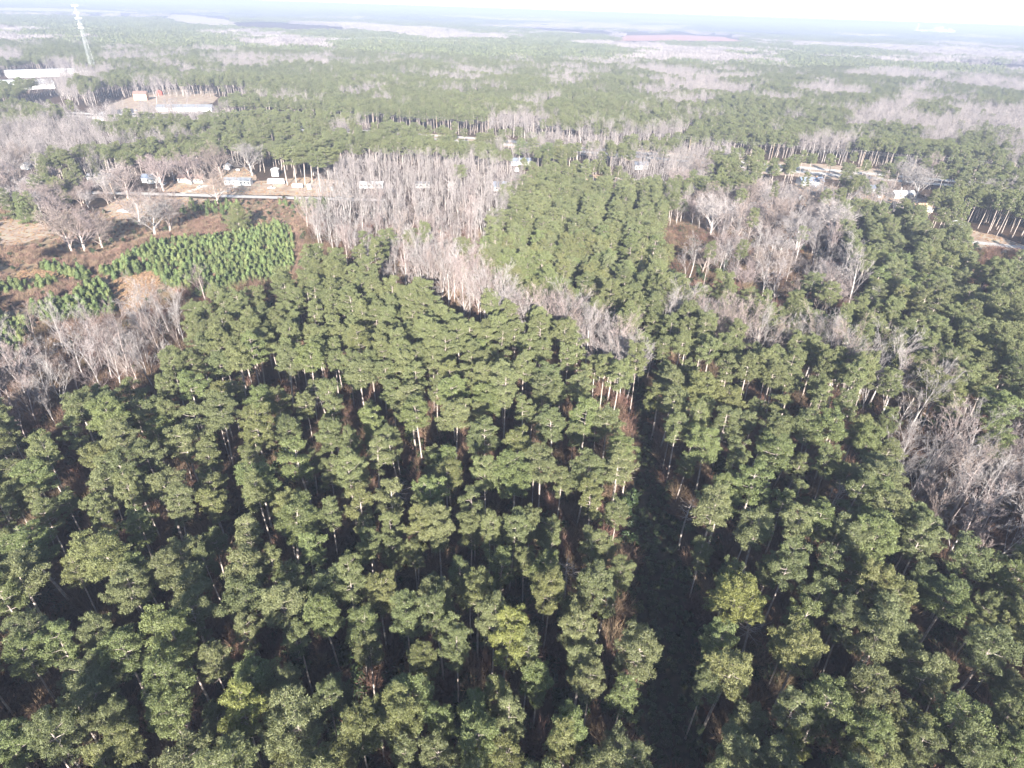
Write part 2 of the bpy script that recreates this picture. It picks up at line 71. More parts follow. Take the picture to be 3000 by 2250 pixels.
SEEDS = [(-2537,3738,'P'),(-2423,4347,'P'),(-2265,5189,'P'),(-2032,6430,'P'),(-1655,8440,'P'),(-939,12253,'M'),(-1902,2789,'P'),(-1746,3118,'P'),(-1768,4033,'F'),(-1293,4074,'P'),(-946,4807,'P'),(-449,5855,'P'),(320,7479,'B'),(1673,10334,'M'),(-1520,2219,'B'),(-1364,2425,'P'),(-1176,2672,'P'),(-947,2974,'M'),(-661,3350,'B'),(-294,3833,'P'),(194,4476,'M'),(876,5373,'B'),(1894,6713,'M'),(3580,8932,'P'),(6909,13315,'P'),(-1215,1764,'B'),(-1071,1894,'M'),(-904,2043,'P'),(-710,2217,'M'),(-480,2422,'P'),(-205,2668,'B'),(131,2969,'B'),(627,3816,'F'),(1241,4366,'F'),(1802,4465,'P'),(2800,5358,'M'),(4288,6689,'P'),(-1012,1461,'P'),(-881,1549,'P'),(-734,1649,'P'),(-567,1762,'M'),(-377,1891,'P'),(-157,2040,'P'),(99,2214,'P'),(401,2419,'B'),(763,2664,'P'),(1205,2964,'B'),(1756,3338,'P'),(2464,3817,'M'),(-843,1208,'B'),(-727,1269,'P'),(-598,1336,'M'),(-457,1411,'P'),(-299,1493,'P'),(-122,1586,'P'),(77,1691,'M'),(303,1810,'B'),(563,1946,'B'),(863,2104,'P'),(1214,2288,'B'),(1632,2507,'B'),(-722,1027,'M'),(-618,1072,'P'),(-505,1120,'M'),(-382,1173,'B'),(-248,1230,'P'),(-100,1294,'P'),(63,1364,'P'),(244,1441,'B'),(446,1528,'P'),(672,1625,'B'),(928,1734,'P'),(1220,1860,'B'),(-720,1018,'F'),(-537,926,'B'),(-437,962,'P'),(-328,1001,'P'),(-211,1044,'P'),(-84,1090,'P'),(54,1140,'M'),(204,1194,'P'),(369,1254,'B'),(551,1320,'P'),(752,1392,'P'),(975,1473,'P'),(-561,786,'P'),(-475,813,'B'),(-385,841,'P'),(-288,872,'P'),(-184,904,'P'),(-73,939,'P'),(47,977,'M'),(176,1017,'P'),(316,1061,'B'),(467,1108,'P'),(632,1160,'P'),(812,1216,'B'),(-496,690,'M'),(-478,811,'F'),(-385,836,'F'),(-251,756,'P'),(-160,781,'P'),(-63,807,'P'),(41,835,'P'),(152,865,'P'),(270,897,'M'),(396,931,'P'),(533,968,'B'),(679,1008,'P'),(-444,613,'M'),(-427,719,'F'),(-343,739,'F'),(-223,666,'P'),(-141,685,'P'),(-55,706,'P'),(37,728,'P'),(133,751,'P'),(236,775,'M'),(345,801,'P'),(461,829,'M'),(584,858,'M'),(-397,542,'B'),(-334,556,'B'),(-267,570,'P'),(-197,584,'P'),(-124,600,'P'),(-48,616,'P'),(33,633,'M'),(117,650,'M'),(206,669,'P'),(300,689,'P'),(399,710,'M'),(504,732,'B'),(-359,485,'B'),(-301,496,'B'),(-240,508,'P'),(-177,520,'P'),(-111,532,'P'),(-42,545,'P'),(29,558,'M'),(105,572,'M'),(183,587,'M'),(266,602,'M'),(352,619,'M'),(443,636,'B'),(-328,438,'B'),(-274,447,'P'),(-218,457,'P'),(-160,467,'P'),(-100,477,'P'),(-38,487,'P'),(27,498,'P'),(94,510,'M'),(165,522,'M'),(238,534,'M'),(315,547,'M'),(395,561,'P'),(-301,399,'B'),(-251,406,'B'),(-200,414,'Y'),(-147,423,'Y'),(-92,431,'Y'),(-34,440,'B'),(25,449,'P'),(86,459,'M'),(150,468,'M'),(216,479,'Y'),(285,489,'M'),(357,500,'P'),(-278,365,'Y'),(-232,372,'Y'),(-184,378,'Y'),(-135,385,'Y'),(-84,393,'Y'),(-31,400,'B'),(23,408,'P'),(79,416,'Y'),(138,424,'M'),(198,433,'Y'),(261,441,'M'),(325,451,'P')]
rng = random.Random(7)
nrng = np.random.default_rng(11)

# ------------------------------------------------------------------ helpers
def in_poly(x, y, pl):
    c = False; j = len(pl) - 1
    for i in range(len(pl)):
        xi, yi = pl[i]; xj, yj = pl[j]
        if (yi > y) != (yj > y) and x < (xj - xi) * (y - yi) / (yj - yi) + xi: c = not c
        j = i
    return c
def in_zone(x, y, *names):
    return any(in_poly(x, y, p) for n in names for p in ZONES[n])
def tag(o, label=None, cat=None, group=None, kind=None):
    if label: o['label'] = label
    if cat: o['category'] = cat
    if group: o['group'] = group
    if kind: o['kind'] = kind
    return o
def link(o, parent=None):
    scn.collection.objects.link(o)
    if parent: o.parent = parent
    return o
def empty(name, loc, rz=0.0):
    o = bpy.data.objects.new(name, None); o.location = loc; o.rotation_euler = (0, 0, rz)
    o.empty_display_size = 0.5
    return link(o)
def mesh(name, V, F, mats, mi=None, smooth=False):
    me = bpy.data.meshes.new(name)
    me.from_pydata([tuple(v) for v in V], [], [tuple(f) for f in F])
    for m in (mats if isinstance(mats, (list, tuple)) else [mats]): me.materials.append(m)
    if mi is not None: me.polygons.foreach_set('material_index', np.asarray(mi, dtype=np.int32))
    if smooth: me.polygons.foreach_set('use_smooth', np.ones(len(F), dtype=bool))
    me.update()
    return me
def obj(name, me, parent=None, loc=None):
    o = bpy.data.objects.new(name, me)
    if loc: o.location = loc
    return link(o, parent)
class MB:
    """collects boxes, tubes and prisms into one mesh"""
    def __init__(s): s.V = []; s.F = []
    def box(s, x0, x1, y0, y1, z0, z1):
        b = len(s.V)
        s.V += [(x0,y0,z0),(x1,y0,z0),(x1,y1,z0),(x0,y1,z0),(x0,y0,z1),(x1,y0,z1),(x1,y1,z1),(x0,y1,z1)]
        s.F += [(b,b+3,b+2,b+1),(b+4,b+5,b+6,b+7),(b,b+1,b+5,b+4),(b+1,b+2,b+6,b+5),(b+2,b+3,b+7,b+6),(b+3,b,b+4,b+7)]
        return s
    def tube(s, pts, rads, n=6, cap=True):
        prev = None
        for k, p in enumerate(pts):
            p = Vector(p)
            d = (Vector(pts[min(k+1, len(pts)-1)]) - Vector(pts[max(k-1, 0)])).normalized()
            a = d.cross(Vector((0, 0, 1)) if abs(d.z) < .9 else Vector((1, 0, 0))).normalized(); c = d.cross(a)
            b = len(s.V)
            for i in range(n):
                t = 2 * math.pi * i / n
                q = p + (a * math.cos(t) + c * math.sin(t)) * rads[k]
                s.V.append((q.x, q.y, q.z))
            if prev is not None:
                for i in range(n): s.F.append((prev + i, prev + (i+1) % n, b + (i+1) % n, b + i))
            elif cap and n > 3: s.F.append(tuple(range(b + n - 1, b - 1, -1)))
            prev = b
        if cap and n > 3: s.F.append(tuple(range(prev, prev + n)))
        return s
    def bar(s, a, b, r, n=4): return s.tube([a, b], [r, r], n)
    def poly(s, pts, z0, z1):
        n = len(pts); b = len(s.V)
        s.V += [(x, y, z0) for x, y in pts] + [(x, y, z1) for x, y in pts]
        s.F.append(tuple(range(b + n - 1, b - 1, -1))); s.F.append(tuple(range(b + n, b + 2 * n)))
        for i in range(n): s.F.append((b + i, b + (i+1) % n, b + n + (i+1) % n, b + n + i))
        return s
    def mesh(s, name, mat, smooth=False): return mesh(name, s.V, s.F, mat, smooth=smooth)
    def build(s, name, mat, parent=None, loc=None, smooth=False): return obj(name, s.mesh(name, mat, smooth), parent, loc)

# ------------------------------------------------------------------ materials
def srgb(h):
    h = h.lstrip('#'); v = [int(h[i:i+2], 16) / 255 for i in (0, 2, 4)]
    return tuple(((c + .055) / 1.055) ** 2.4 if c > .04045 else c / 12.92 for c in v)
def mat(name, ca, cb=None, rough=.8, scale=1.0, detail=4.0, spec=.2, rnd=0.0, island=0.0, tint=False, bump=0.0, coords='Object', cc=None, metallic=0.0):
    """noise between two or three colours; rnd = value spread per tree, island = per leaf"""
    m = bpy.data.materials.new(name); m.use_nodes = True
    n = m.node_tree; L = n.links; bs = n.nodes['Principled BSDF']
    bs.inputs['Roughness'].default_value = rough; bs.inputs['Specular IOR Level'].default_value = spec
    bs.inputs['Metallic'].default_value = metallic
    if cb is None and not rnd and not island:
        bs.inputs['Base Color'].default_value = (*ca, 1); return m
    tc = n.nodes.new('ShaderNodeTexCoord'); nz = n.nodes.new('ShaderNodeTexNoise')
    nz.inputs['Scale'].default_value = scale; nz.inputs['Detail'].default_value = detail
    L.new(tc.outputs[coords], nz.inputs['Vector'])
    rp = n.nodes.new('ShaderNodeValToRGB'); rp.color_ramp.elements[0].position = .36; rp.color_ramp.elements[1].position = .64
    rp.color_ramp.elements[0].color = (*ca, 1); rp.color_ramp.elements[1].color = (*(cb or ca), 1)
    if cc: e = rp.color_ramp.elements.new(.5); e.color = (*cc, 1)
    L.new(nz.outputs['Fac'], rp.inputs['Fac']); col = rp.outputs['Color']
    if rnd or island:
        hs = n.nodes.new('ShaderNodeHueSaturation'); L.new(col, hs.inputs['Color']); col = hs.outputs['Color']
        oi = n.nodes.new('ShaderNodeObjectInfo'); ge = n.nodes.new('ShaderNodeNewGeometry')
        m1 = n.nodes.new('ShaderNodeMapRange'); L.new(oi.outputs['Random'], m1.inputs[0]); m1.inputs[3].default_value = 1 - rnd; m1.inputs[4].default_value = 1 + rnd
        m2 = n.nodes.new('ShaderNodeMapRange'); L.new(ge.outputs['Random Per Island'], m2.inputs[0]); m2.inputs[3].default_value = 1 - island; m2.inputs[4].default_value = 1 + island
        mu = n.nodes.new('ShaderNodeMath'); mu.operation = 'MULTIPLY'; L.new(m1.outputs[0], mu.inputs[0]); L.new(m2.outputs[0], mu.inputs[1])
        L.new(mu.outputs[0], hs.inputs['Value'])
        # hue drifts a little from tree to tree
        w = n.nodes.new('ShaderNodeMath'); w.operation = 'MULTIPLY'; w.inputs[1].default_value = 7.13; L.new(oi.outputs['Random'], w.inputs[0])
        fr = n.nodes.new('ShaderNodeMath'); fr.operation = 'FRACT'; L.new(w.outputs[0], fr.inputs[0])
        m3 = n.nodes.new('ShaderNodeMapRange'); L.new(fr.outputs[0], m3.inputs[0]); m3.inputs[3].default_value = .5 - .06 * rnd; m3.inputs[4].default_value = .5 + .07 * rnd
        L.new(m3.outputs[0], hs.inputs['Hue'])
    if tint:
        oc = n.nodes.new('ShaderNodeObjectInfo'); mx = n.nodes.new('ShaderNodeMix'); mx.data_type = 'RGBA'; mx.blend_type = 'MULTIPLY'; mx.inputs['Factor'].default_value = 1
        L.new(col, mx.inputs['A']); L.new(oc.outputs['Color'], mx.inputs['B']); col = mx.outputs['Result']
    L.new(col, bs.inputs['Base Color'])
    if bump:
        bp = n.nodes.new('ShaderNodeBump'); bp.inputs['Strength'].default_value = bump; bp.inputs['Distance'].default_value = .3
        L.new(nz.outputs['Fac'], bp.inputs['Height']); L.new(bp.outputs[0], bs.inputs['Normal'])
    return m
M = {}
M['needles'] = mat('pine_needles', (.126, .140, .058), (.163, .177, .076), rough=.5, scale=.5, spec=.4, rnd=.13, island=.32, tint=True)
M['plant_needles'] = mat('plantation_needles', (.132, .146, .063), (.163, .177, .078), rough=.5, scale=.5, spec=.4, rnd=.14, island=.3, tint=True)
M['young_needles'] = mat('young_pine_needles', (.100, .130, .047), (.136, .165, .062), rough=.55, scale=.8, spec=.25, rnd=.3, island=.35)
M['holly'] = mat('evergreen_leaves', (.030, .044, .018), (.058, .076, .028), rough=.5, scale=.8, spec=.3, rnd=.35, island=.3)
M['bark'] = mat('pine_bark', (.30, .245, .215), (.46, .40, .365), rough=.9, scale=1.6, rnd=.12)
M['bare'] = mat('bare_bark', (.38, .335, .315), (.53, .475, .455), rough=.9, scale=.7, rnd=.16, tint=True)
M['twig'] = mat('bare_twigs', (.235, .205, .197), (.315, .280, .270), rough=.9, scale=.7, rnd=.18, island=.15, tint=True)
M['brush'] = mat('brown_brush', (.205, .128, .092), (.275, .195, .145), rough=.95, scale=.6, rnd=.3, island=.25)
M['understory'] = mat('understory_twigs', (.14, .09, .065), (.23, .15, .105), rough=.95, scale=.6, rnd=.4, island=.3)
M['rust'] = mat('rust_leaves', (.15, .05, .032), (.20, .085, .04), rough=.9, scale=.6, rnd=.3, island=.3)
M['straw'] = mat('dead_grass', (.34, .21, .125), (.44, .30, .185), rough=.95, scale=.4, rnd=.2, island=.2)
M['asphalt'] = mat('street_asphalt', (.43, .41, .395), (.52, .495, .48), rough=.9, scale=.25)
M['concrete'] = mat('pale_concrete', (.50, .46, .42), (.58, .54, .49), rough=.9, scale=.3)
M['lot'] = mat('dark_lot_asphalt', (.10, .10, .11), (.13, .13, .14), rough=.9, scale=.1)
M['paint'] = mat('white_road_paint', (.70, .70, .68))
M['yellow'] = mat('yellow_road_paint', (.60, .42, .08))
M['white'] = mat('white_siding', (.72, .72, .72), (.80, .80, .79), rough=.6, scale=.8)
M['cream'] = mat('cream_siding', (.58, .52, .44), (.66, .60, .51), rough=.7, scale=.8)
M['tan'] = mat('tan_brick', (.52, .34, .22), (.60, .41, .27), rough=.9, scale=1.5)
M['grey_wall'] = mat('grey_siding', (.40, .41, .42), (.48, .48, .49), rough=.7, scale=.8)
M['red_wall'] = mat('red_boards', (.42, .075, .06), (.50, .11, .08), rough=.8, scale=1.2)
M['roof_grey'] = mat('grey_shingles', (.17, .18, .20), (.25, .26, .28), rough=.85, scale=1.2)
M['roof_brown'] = mat('brown_shingles', (.20, .13, .11), (.28, .19, .16), rough=.9, scale=1.2)
M['roof_blue'] = mat('blue_grey_shingles', (.16, .20, .27), (.22, .26, .34), rough=.8, scale=1.2)
M['roof_white'] = mat('white_sheet_metal', (.74, .75, .76), (.82, .82, .82), rough=.4, scale=.2)
M['glass'] = mat('window_glass', (.03, .04, .05), rough=.08, spec=.6)
M['dark'] = mat('dark_rubber', (.03, .03, .035), rough=.8)
M['carsilver'] = mat('silver_car_paint', (.55, .57, .60), rough=.3, spec=.5)
M['carwhite'] = mat('white_car_paint', (.75, .76, .77), rough=.3, spec=.5)
M['steel'] = mat('galvanised_steel', (.42, .44, .46), (.52, .53, .55), rough=.5, scale=.6)
M['wood'] = mat('weathered_pole_wood', (.36, .27, .20), (.46, .36, .28), rough=.9, scale=2)
M['wire'] = mat('aluminium_wire', (.40, .40, .40), rough=.5)
M['lawn'] = mat('winter_lawn', (.31, .23, .175), (.42, .36, .26), rough=.95, scale=.16, detail=9, cc=(.39, .29, .22))

# the ground: leaf litter near by, patchy woodland floor farther off
def ground_material():
    m = bpy.data.materials.new('forest_floor'); m.use_nodes = True
    n = m.node_tree; L = n.links; bs = n.nodes['Principled BSDF']; bs.inputs['Roughness'].default_value = .95; bs.inputs['Specular IOR Level'].default_value = .1
    tc = n.nodes.new('ShaderNodeTexCoord')
    def noise(s, d):
        z = n.nodes.new('ShaderNodeTexNoise'); z.inputs['Scale'].default_value = s; z.inputs['Detail'].default_value = d
        L.new(tc.outputs['Object'], z.inputs['Vector']); return z
    def ramp(src, stops):
        r = n.nodes.new('ShaderNodeValToRGB'); el = r.color_ramp.elements
        el[0].position, el[0].color = stops[0][0], (*stops[0][1], 1); el[1].position, el[1].color = stops[-1][0], (*stops[-1][1], 1)
        for p, c in stops[1:-1]: e = el.new(p); e.color = (*c, 1)
        L.new(src.outputs['Fac'], r.inputs['Fac']); return r
    a = ramp(noise(.35, 8), [(.30, (.042, .029, .021)), (.48, (.075, .046, .032)), (.60, (.11, .068, .046)), (.72, (.05, .046, .026))])
    b = ramp(noise(.02, 5), [(.40, (.05, .045, .03)), (.60, (.10, .068, .048))])
    mx = n.nodes.new('ShaderNodeMix'); mx.data_type = 'RGBA'; mx.inputs['Factor'].default_value = .4
    L.new(a.outputs[0], mx.inputs['A']); L.new(b.outputs[0], mx.inputs['B']); L.new(mx.outputs['Result'], bs.inputs['Base Color'])
    return m
M['ground'] = ground_material()

# ------------------------------------------------------------------ terrain and flat surfaces
def sheet(name, pts, z, m, kind='structure', parent=None):
    me = mesh(name, [(x, y, z) for x, y in pts], [tuple(range(len(pts)))], m)
    if me.polygons[0].normal.z < 0: me.flip_normals()
    o = obj(name, me, parent)
    if kind: o['kind'] = kind
    return o
sheet('ground', [(-30000, -8000), (30000, -8000), (30000, 45000), (-30000, 45000)], 0, M['ground'])
def wavy(pl, amp=2.5, step=7):
    out = []
    for i in range(len(pl)):
        a, b = pl[i], pl[(i+1) % len(pl)]; d = math.dist(a, b); k = max(1, int(d / step))
        for j in range(k):
            t = j / k; out.append((a[0] + (b[0]-a[0]) * t + rng.uniform(-amp, amp), a[1] + (b[1]-a[1]) * t + rng.uniform(-amp, amp)))
    return out
for p in ZONES['LAWN']: sheet('lawn', wavy(p), .03, M['lawn'])
for p in ZONES['FARLAWN']: sheet('lawn', wavy(p, 5, 20), .03, M['lawn'])
for p in ZONES['FIELD']: sheet('field', wavy(p, 2), .015, mat('old_field_soil', (.22, .145, .10), (.33, .245, .165), rough=.95, scale=.11, detail=8, cc=(.19, .145, .085)))
for p in ZONES['CLEAR']: sheet('grass_clearing', wavy(p, 1.5), .035, M['straw'])
for p in ZONES['LOT']: sheet('parking_lot', p, .05, M['lot'])
for p in ZONES['HWVERGE']: sheet('verge', wavy(p, 2, 15), .02, M['lawn'])
for p in ZONES['YARD_RIGHT']: sheet('yard', wavy(p, 3), .02, mat('yard_litter', (.13, .09, .06), (.25, .17, .11), rough=.95, scale=.2, detail=8))
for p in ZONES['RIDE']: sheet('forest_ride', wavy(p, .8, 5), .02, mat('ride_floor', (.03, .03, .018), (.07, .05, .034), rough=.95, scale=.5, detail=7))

def road(name, pts, w, m, z=.06, edge=None, centre=None):
    c = [Vector((x, y)) for x, y in pts]; V = []; F = []; nrm = []
    for i in range(len(c)):
        d = (c[min(i+1, len(c)-1)] - c[max(i-1, 0)]).normalized(); nrm.append(Vector((-d.y, d.x)))
    def strip(off, hw, zz):
        V = []; F = []
        for i in range(len(c)):
            for s in (-hw, hw): q = c[i] + nrm[i] * (off + s); V.append((q.x, q.y, zz))
            if i: b = 2 * i; F.append((b-2, b, b+1, b-1))
        return V, F
    V, F = strip(0, w / 2, z); me = mesh(name, V, F, m)
    if me.polygons[0].normal.z < 0: me.flip_normals()
    r = tag(obj(name, me), kind='structure')
    for off, mm in ((w/2 - .35, edge), (-w/2 + .35, edge), (0, centre)):
        if mm:
            V, F = strip(off, .08, z + .008); k = mesh('line', V, F, mm)
            if k.polygons[0].normal.z < 0: k.flip_normals()
            obj('painted_line', k, r)
    return r
def smooth_line(p, n=10):
    out = []
    for i in range(len(p) - 1):
        p0, p1, p2, p3 = (Vector(p[max(i-1, 0)]), Vector(p[i]), Vector(p[i+1]), Vector(p[min(i+2, len(p)-1)]))
        for j in range(n):
            t = j / n
            out.append(tuple(.5 * ((2*p1) + (-p0+p2)*t + (2*p0-5*p1+4*p2-p3)*t*t + (-p0+3*p1-3*p2+p3)*t**3)))
    out.append(p[-1]); return out
STREET = [(-620, 365), (-339, 379), (-239, 385), (-179, 386), (-100, 388), (-84, 388.5)]
STREET2 = [(205, 362), (258, 342), (326, 321), (520, 255)]
for ln in (STREET, STREET2): road('street', smooth_line(ln), 5.6, M['asphalt'], edge=M['paint'], centre=M['yellow'])
HW1 = [(-520, 690), (-300, 660), (-122, 628), (-8, 604), (242, 527), (296, 511), (560, 432)]
HW2 = [(x - 6, y - 17) for x, y in HW1]
road('highway', smooth_line(HW1), 9.0, M['concrete'], edge=M['paint'])
road('highway', smooth_line(HW2), 9.0, M['concrete'], edge=M['paint'])
road('driveway', [(-212, 389), (-208, 398), (-205, 411)], 4, M['concrete'], .05)
road('driveway', [(-190, 389), (-187, 400), (-186, 410)], 3.4, M['concrete'], .05)
road('lane', smooth_line([(66, 471), (93, 464), (120, 455), (150, 420), (165, 378)]), 5, M['concrete'], .05)
road('lane', smooth_line([(-440, 640), (-410, 690), (-380, 700), (-330, 716), (-290, 740)]), 7, M['concrete'], .055)

# ------------------------------------------------------------------ tree prototypes
def leaves(C, N, L, Wd, spread, up=.0, spray=0.0):
    """kite-shaped faces at C, turned roughly along N"""
    n = len(C)
    nv = N + nrng.normal(0, spread, (n, 3)); nv[:, 2] += up
    nv /= np.linalg.norm(nv, axis=1)[:, None]
    t = nrng.normal(0, 1, (n, 3)); a = t - nv * (t * nv).sum(1)[:, None]; a /= np.linalg.norm(a, axis=1)[:, None]
    if spray:      # part of the needles point outward from their clump
        k = nrng.random(n) < spray
        o = N + nrng.normal(0, .45, (n, 3)); o[:, 2] += .25; o /= np.linalg.norm(o, axis=1)[:, None]
        q = nrng.normal(0, 1, (n, 3)); q[:, 2] += .6; q -= o * (q * o).sum(1)[:, None]; q /= np.linalg.norm(q, axis=1)[:, None]
        a[k] = o[k]; nv[k] = q[k]
    b = np.cross(nv, a)
    l = (L * nrng.uniform(.6, 1.3, n))[:, None]; w = (Wd * nrng.uniform(.6, 1.3, n))[:, None]
    k = nrng.uniform(-.15, .15, n)[:, None] * l
    V = np.empty((n, 4, 3)); V[:, 0] = C - a * l * .5; V[:, 1] = C + b * w * .5 + a * k; V[:, 2] = C + a * l * .5 + nv * w * .25; V[:, 3] = C - b * w * .5 + a * k
    return V.reshape(-1, 3), np.arange(4 * n).reshape(-1, 4)
def clump_points(c, r, flat, n):
    d = nrng.normal(0, 1, (n, 3)); d /= np.linalg.norm(d, axis=1)[:, None]
    d[:, 2] = np.where(d[:, 2] < -.35, -d[:, 2], d[:, 2])
    rr = nrng.uniform(.62, 1.08, n)[:, None]
    bumps = 1 + .18 * np.sin(d[:, :1] * 7 + c[0] * 3) * np.sin(d[:, 1:2] * 7 + c[1] * 5)
    p = d * rr * bumps * np.array([r, r, r * flat]) + np.array(c)
    return p, d

def make_pine(i, H=22.0, base=.50, R=2.9, nl=30, leafy=1.0, mat_leaf='needles', full=0.0, nleaf=190):
    r = random.Random(100 + i)
    mb = MB(); ph = r.uniform(0, 6.28); lean = r.uniform(-.5, .5), r.uniform(-.5, .5)
    def axis(z):
        t = z / H
        return Vector((lean[0] * t * t * 2 + .25 * math.sin(ph + 4 * t), lean[1] * t * t * 2 + .25 * math.cos(ph + 3 * t), z))
    zs = [0, 1.2, 4, 8, 12, 15, 18, 20, H - .4]
    zs = [z * H / 22 for z in zs]
    mb.tube([axis(z) for z in zs], [.30, .24, .225, .205, .18, .15, .11, .07, .03], 7)
    CL = []
    az = r.uniform(0, 6.28)
    # dead stubs below the crown
    for k in range(4):
        z = H * r.uniform(base - .14, base); a = r.uniform(0, 6.28); l = r.uniform(.8, 2.0)
        p = axis(z); q = p + Vector((math.cos(a) * l, math.sin(a) * l, r.uniform(-.1, .3)))
        mb.tube([p, q], [.045, .012], 3)
    side = r.uniform(0, 6.28)
    for k in range(nl):
        t = (k + r.random() * .6) / nl
        z = H * (base + (0.985 - base) * t)
        az += 2.4 + r.uniform(-.5, .5)
        prof = math.sqrt(max(.02, 1 - ((t - (.34 - .2 * full)) / (.72 + .2 * full)) ** 2)) * (1.0 if t > .1 else .6 + 4 * t)
        if full: prof = (1 - t) ** .75 + .16
        l = R * prof * r.uniform(.55, 1.18) * (1 + .22 * math.cos(az - side))
        rise = l * (.10 + .55 * t) * r.uniform(.6, 1.2)
        p = axis(z - .3 * l); d = Vector((math.cos(az), math.sin(az), 0))
        m = p + d * l * .55 + Vector((0, 0, rise * .35)); q = p + d * l + Vector((0, 0, rise))
        mb.tube([p, m, q], [.075, .05, .02], 3)
        CL.append((q, r.uniform(.55, .85)))
        for _ in range(2): CL.append((q + Vector((r.uniform(-.8, .8), r.uniform(-.8, .8), r.uniform(-.2, .6))), r.uniform(.36, .6)))
        if l > 1.3: CL.append((m + Vector((r.uniform(-.5, .5), r.uniform(-.5, .5), r.uniform(.1, .6))), r.uniform(.45, .7)))
        if l > 2.0:
            sd = Vector((-d.y, d.x, 0))
            for s in (-1, 1):
                if r.random() < .75:
                    e = p + d * l * r.uniform(.65, .95) + sd * s * r.uniform(.7, 1.3) + Vector((0, 0, rise * .8))
                    mb.tube([m, e], [.035, .015], 3); CL.append((e, r.uniform(.45, .72)))
                    CL.append((e + Vector((r.uniform(-.7, .7), r.uniform(-.7, .7), r.uniform(-.1, .5))), r.uniform(.34, .55)))
            f = 1.6
            while l > 3.6 and f < l - 1:
                e = p.lerp(q, f / l) + sd * r.uniform(-1.4, 1.4) + Vector((0, 0, r.uniform(0, .6))); CL.append((e, r.uniform(.6, .95))); f += .75
    CL.append((axis(H - .3), .75)); CL.append((axis(H - 1.2), .8))
    Vs, Fs, off = [], [], 0
    for c, rad in CL:
        n = int(nleaf * leafy * (rad / .75) ** 2)
        p, d = clump_points(c, rad * 1.12, .72, n)
        v, f = leaves(p, d, .42, .085, .6, .25, .5)
        Vs.append(v); Fs.append(f + off); off += len(v)
    # sprays thrown clear of the clumps give a ragged outline
    n = 500; idx = nrng.integers(0, len(CL), n); cc = np.array([list(CL[j][0]) for j in idx]); rr = np.array([CL[j][1] for j in idx])[:, None]
    d = nrng.normal(0, 1, (n, 3)); d /= np.linalg.norm(d, axis=1)[:, None]
    v, f = leaves(cc + d * rr * nrng.uniform(1.1, 1.55, (n, 1)), d, .42, .13, .8, .2); Vs.append(v); Fs.append(f + off)
    return mb.mesh('trunk', M['bark'], True), mesh('crown', np.concatenate(Vs), np.concatenate(Fs), M[mat_leaf])

def make_bare(i, H=16.0, spread=.42, trunk=.35, n1=9, thick=1.0, kids=(4, 4, 3), stem=.80, limb=.66):
    r = random.Random(500 + i); T = MB(); B = MB(); tw = []
    def rot(d, ang, az):
        a = d.orthogonal().normalized(); c = d.cross(a)
        return (d * math.cos(ang) + (a * math.cos(az) + c * math.sin(az)) * math.sin(ang)).normalized()
    def grow(p, d, l, rad, lev):
        segs = 4 if lev < 2 else (3 if lev == 2 else 2); pts = [p]; rs = [rad]; dirs = []
        for s in range(segs):
            d = (d + Vector((r.uniform(-1, 1), r.uniform(-1, 1), r.uniform(-.3, 1.0) * .7)) * (.10 if lev == 0 else .17)).normalized()
            p = p + d * l / segs; pts.append(p); dirs.append(d); rs.append(rad * (1 - .78 * (s + 1) / segs))
        (T if lev == 0 else B).tube(pts, rs, 6 if lev == 0 else (5 if lev == 1 else (4 if lev == 2 else 3)), cap=False)
        if lev == 4:
            for _ in range(2):
                q = pts[r.choice((1, 2))] if len(pts) > 2 else pts[-1]; e = rot(dirs[-1], r.uniform(.2, .7), r.uniform(0, 6.28))
                tw.append((q, e, r.uniform(.5, 1.0)))
            return
        nch = (n1, *kids)[lev]
        for k in range(nch):
            t = (trunk if lev == 0 else .25) + (1 - (trunk if lev == 0 else .25)) * (k + r.random()) / nch
            f = min(t, .999) * segs; s = int(f); q = pts[s].lerp(pts[s+1], f - s)
            ang = spread * r.uniform(.7, 1.35) * (1.15 if lev == 0 and t < .6 else 1)
            e = rot(dirs[s], ang, r.uniform(0, 6.28)); e.z = max(e.z, -.05); e.normalize()
            ll = l * (limb if lev == 0 else .56) * r.uniform(.65, 1.1) * (1.15 - .45 * t)
            grow(q, e, ll, max(.018, rs[s] * .55), lev + 1)
    grow(Vector((0, 0, 0)), Vector((r.uniform(-.06, .06), r.uniform(-.06, .06), 1)).normalized(), H * stem, .24 * thick, 0)
    # finest twigs as slim blades
    n = len(tw); C = np.array([list(t[0]) for t in tw]); D = np.array([list(t[1]) for t in tw]); Ln = np.array([t[2] for t in tw])[:, None]
    sd = nrng.normal(0, 1, (n, 3)); sd -= D * (sd * D).sum(1)[:, None]; sd /= np.linalg.norm(sd, axis=1)[:, None]
    V = np.empty((n, 3, 3)); V[:, 0] = C - sd * .024; V[:, 1] = C + sd * .024; V[:, 2] = C + D * Ln
    o = len(B.V)
    Vb = np.concatenate([np.array(B.V), V.reshape(-1, 3)]); F = B.F + [tuple(x) for x in (np.arange(3 * n).reshape(-1, 3) + o)]
    return T.mesh('trunk', M['bare'], True), mesh('crown', Vb, F, M['twig'])

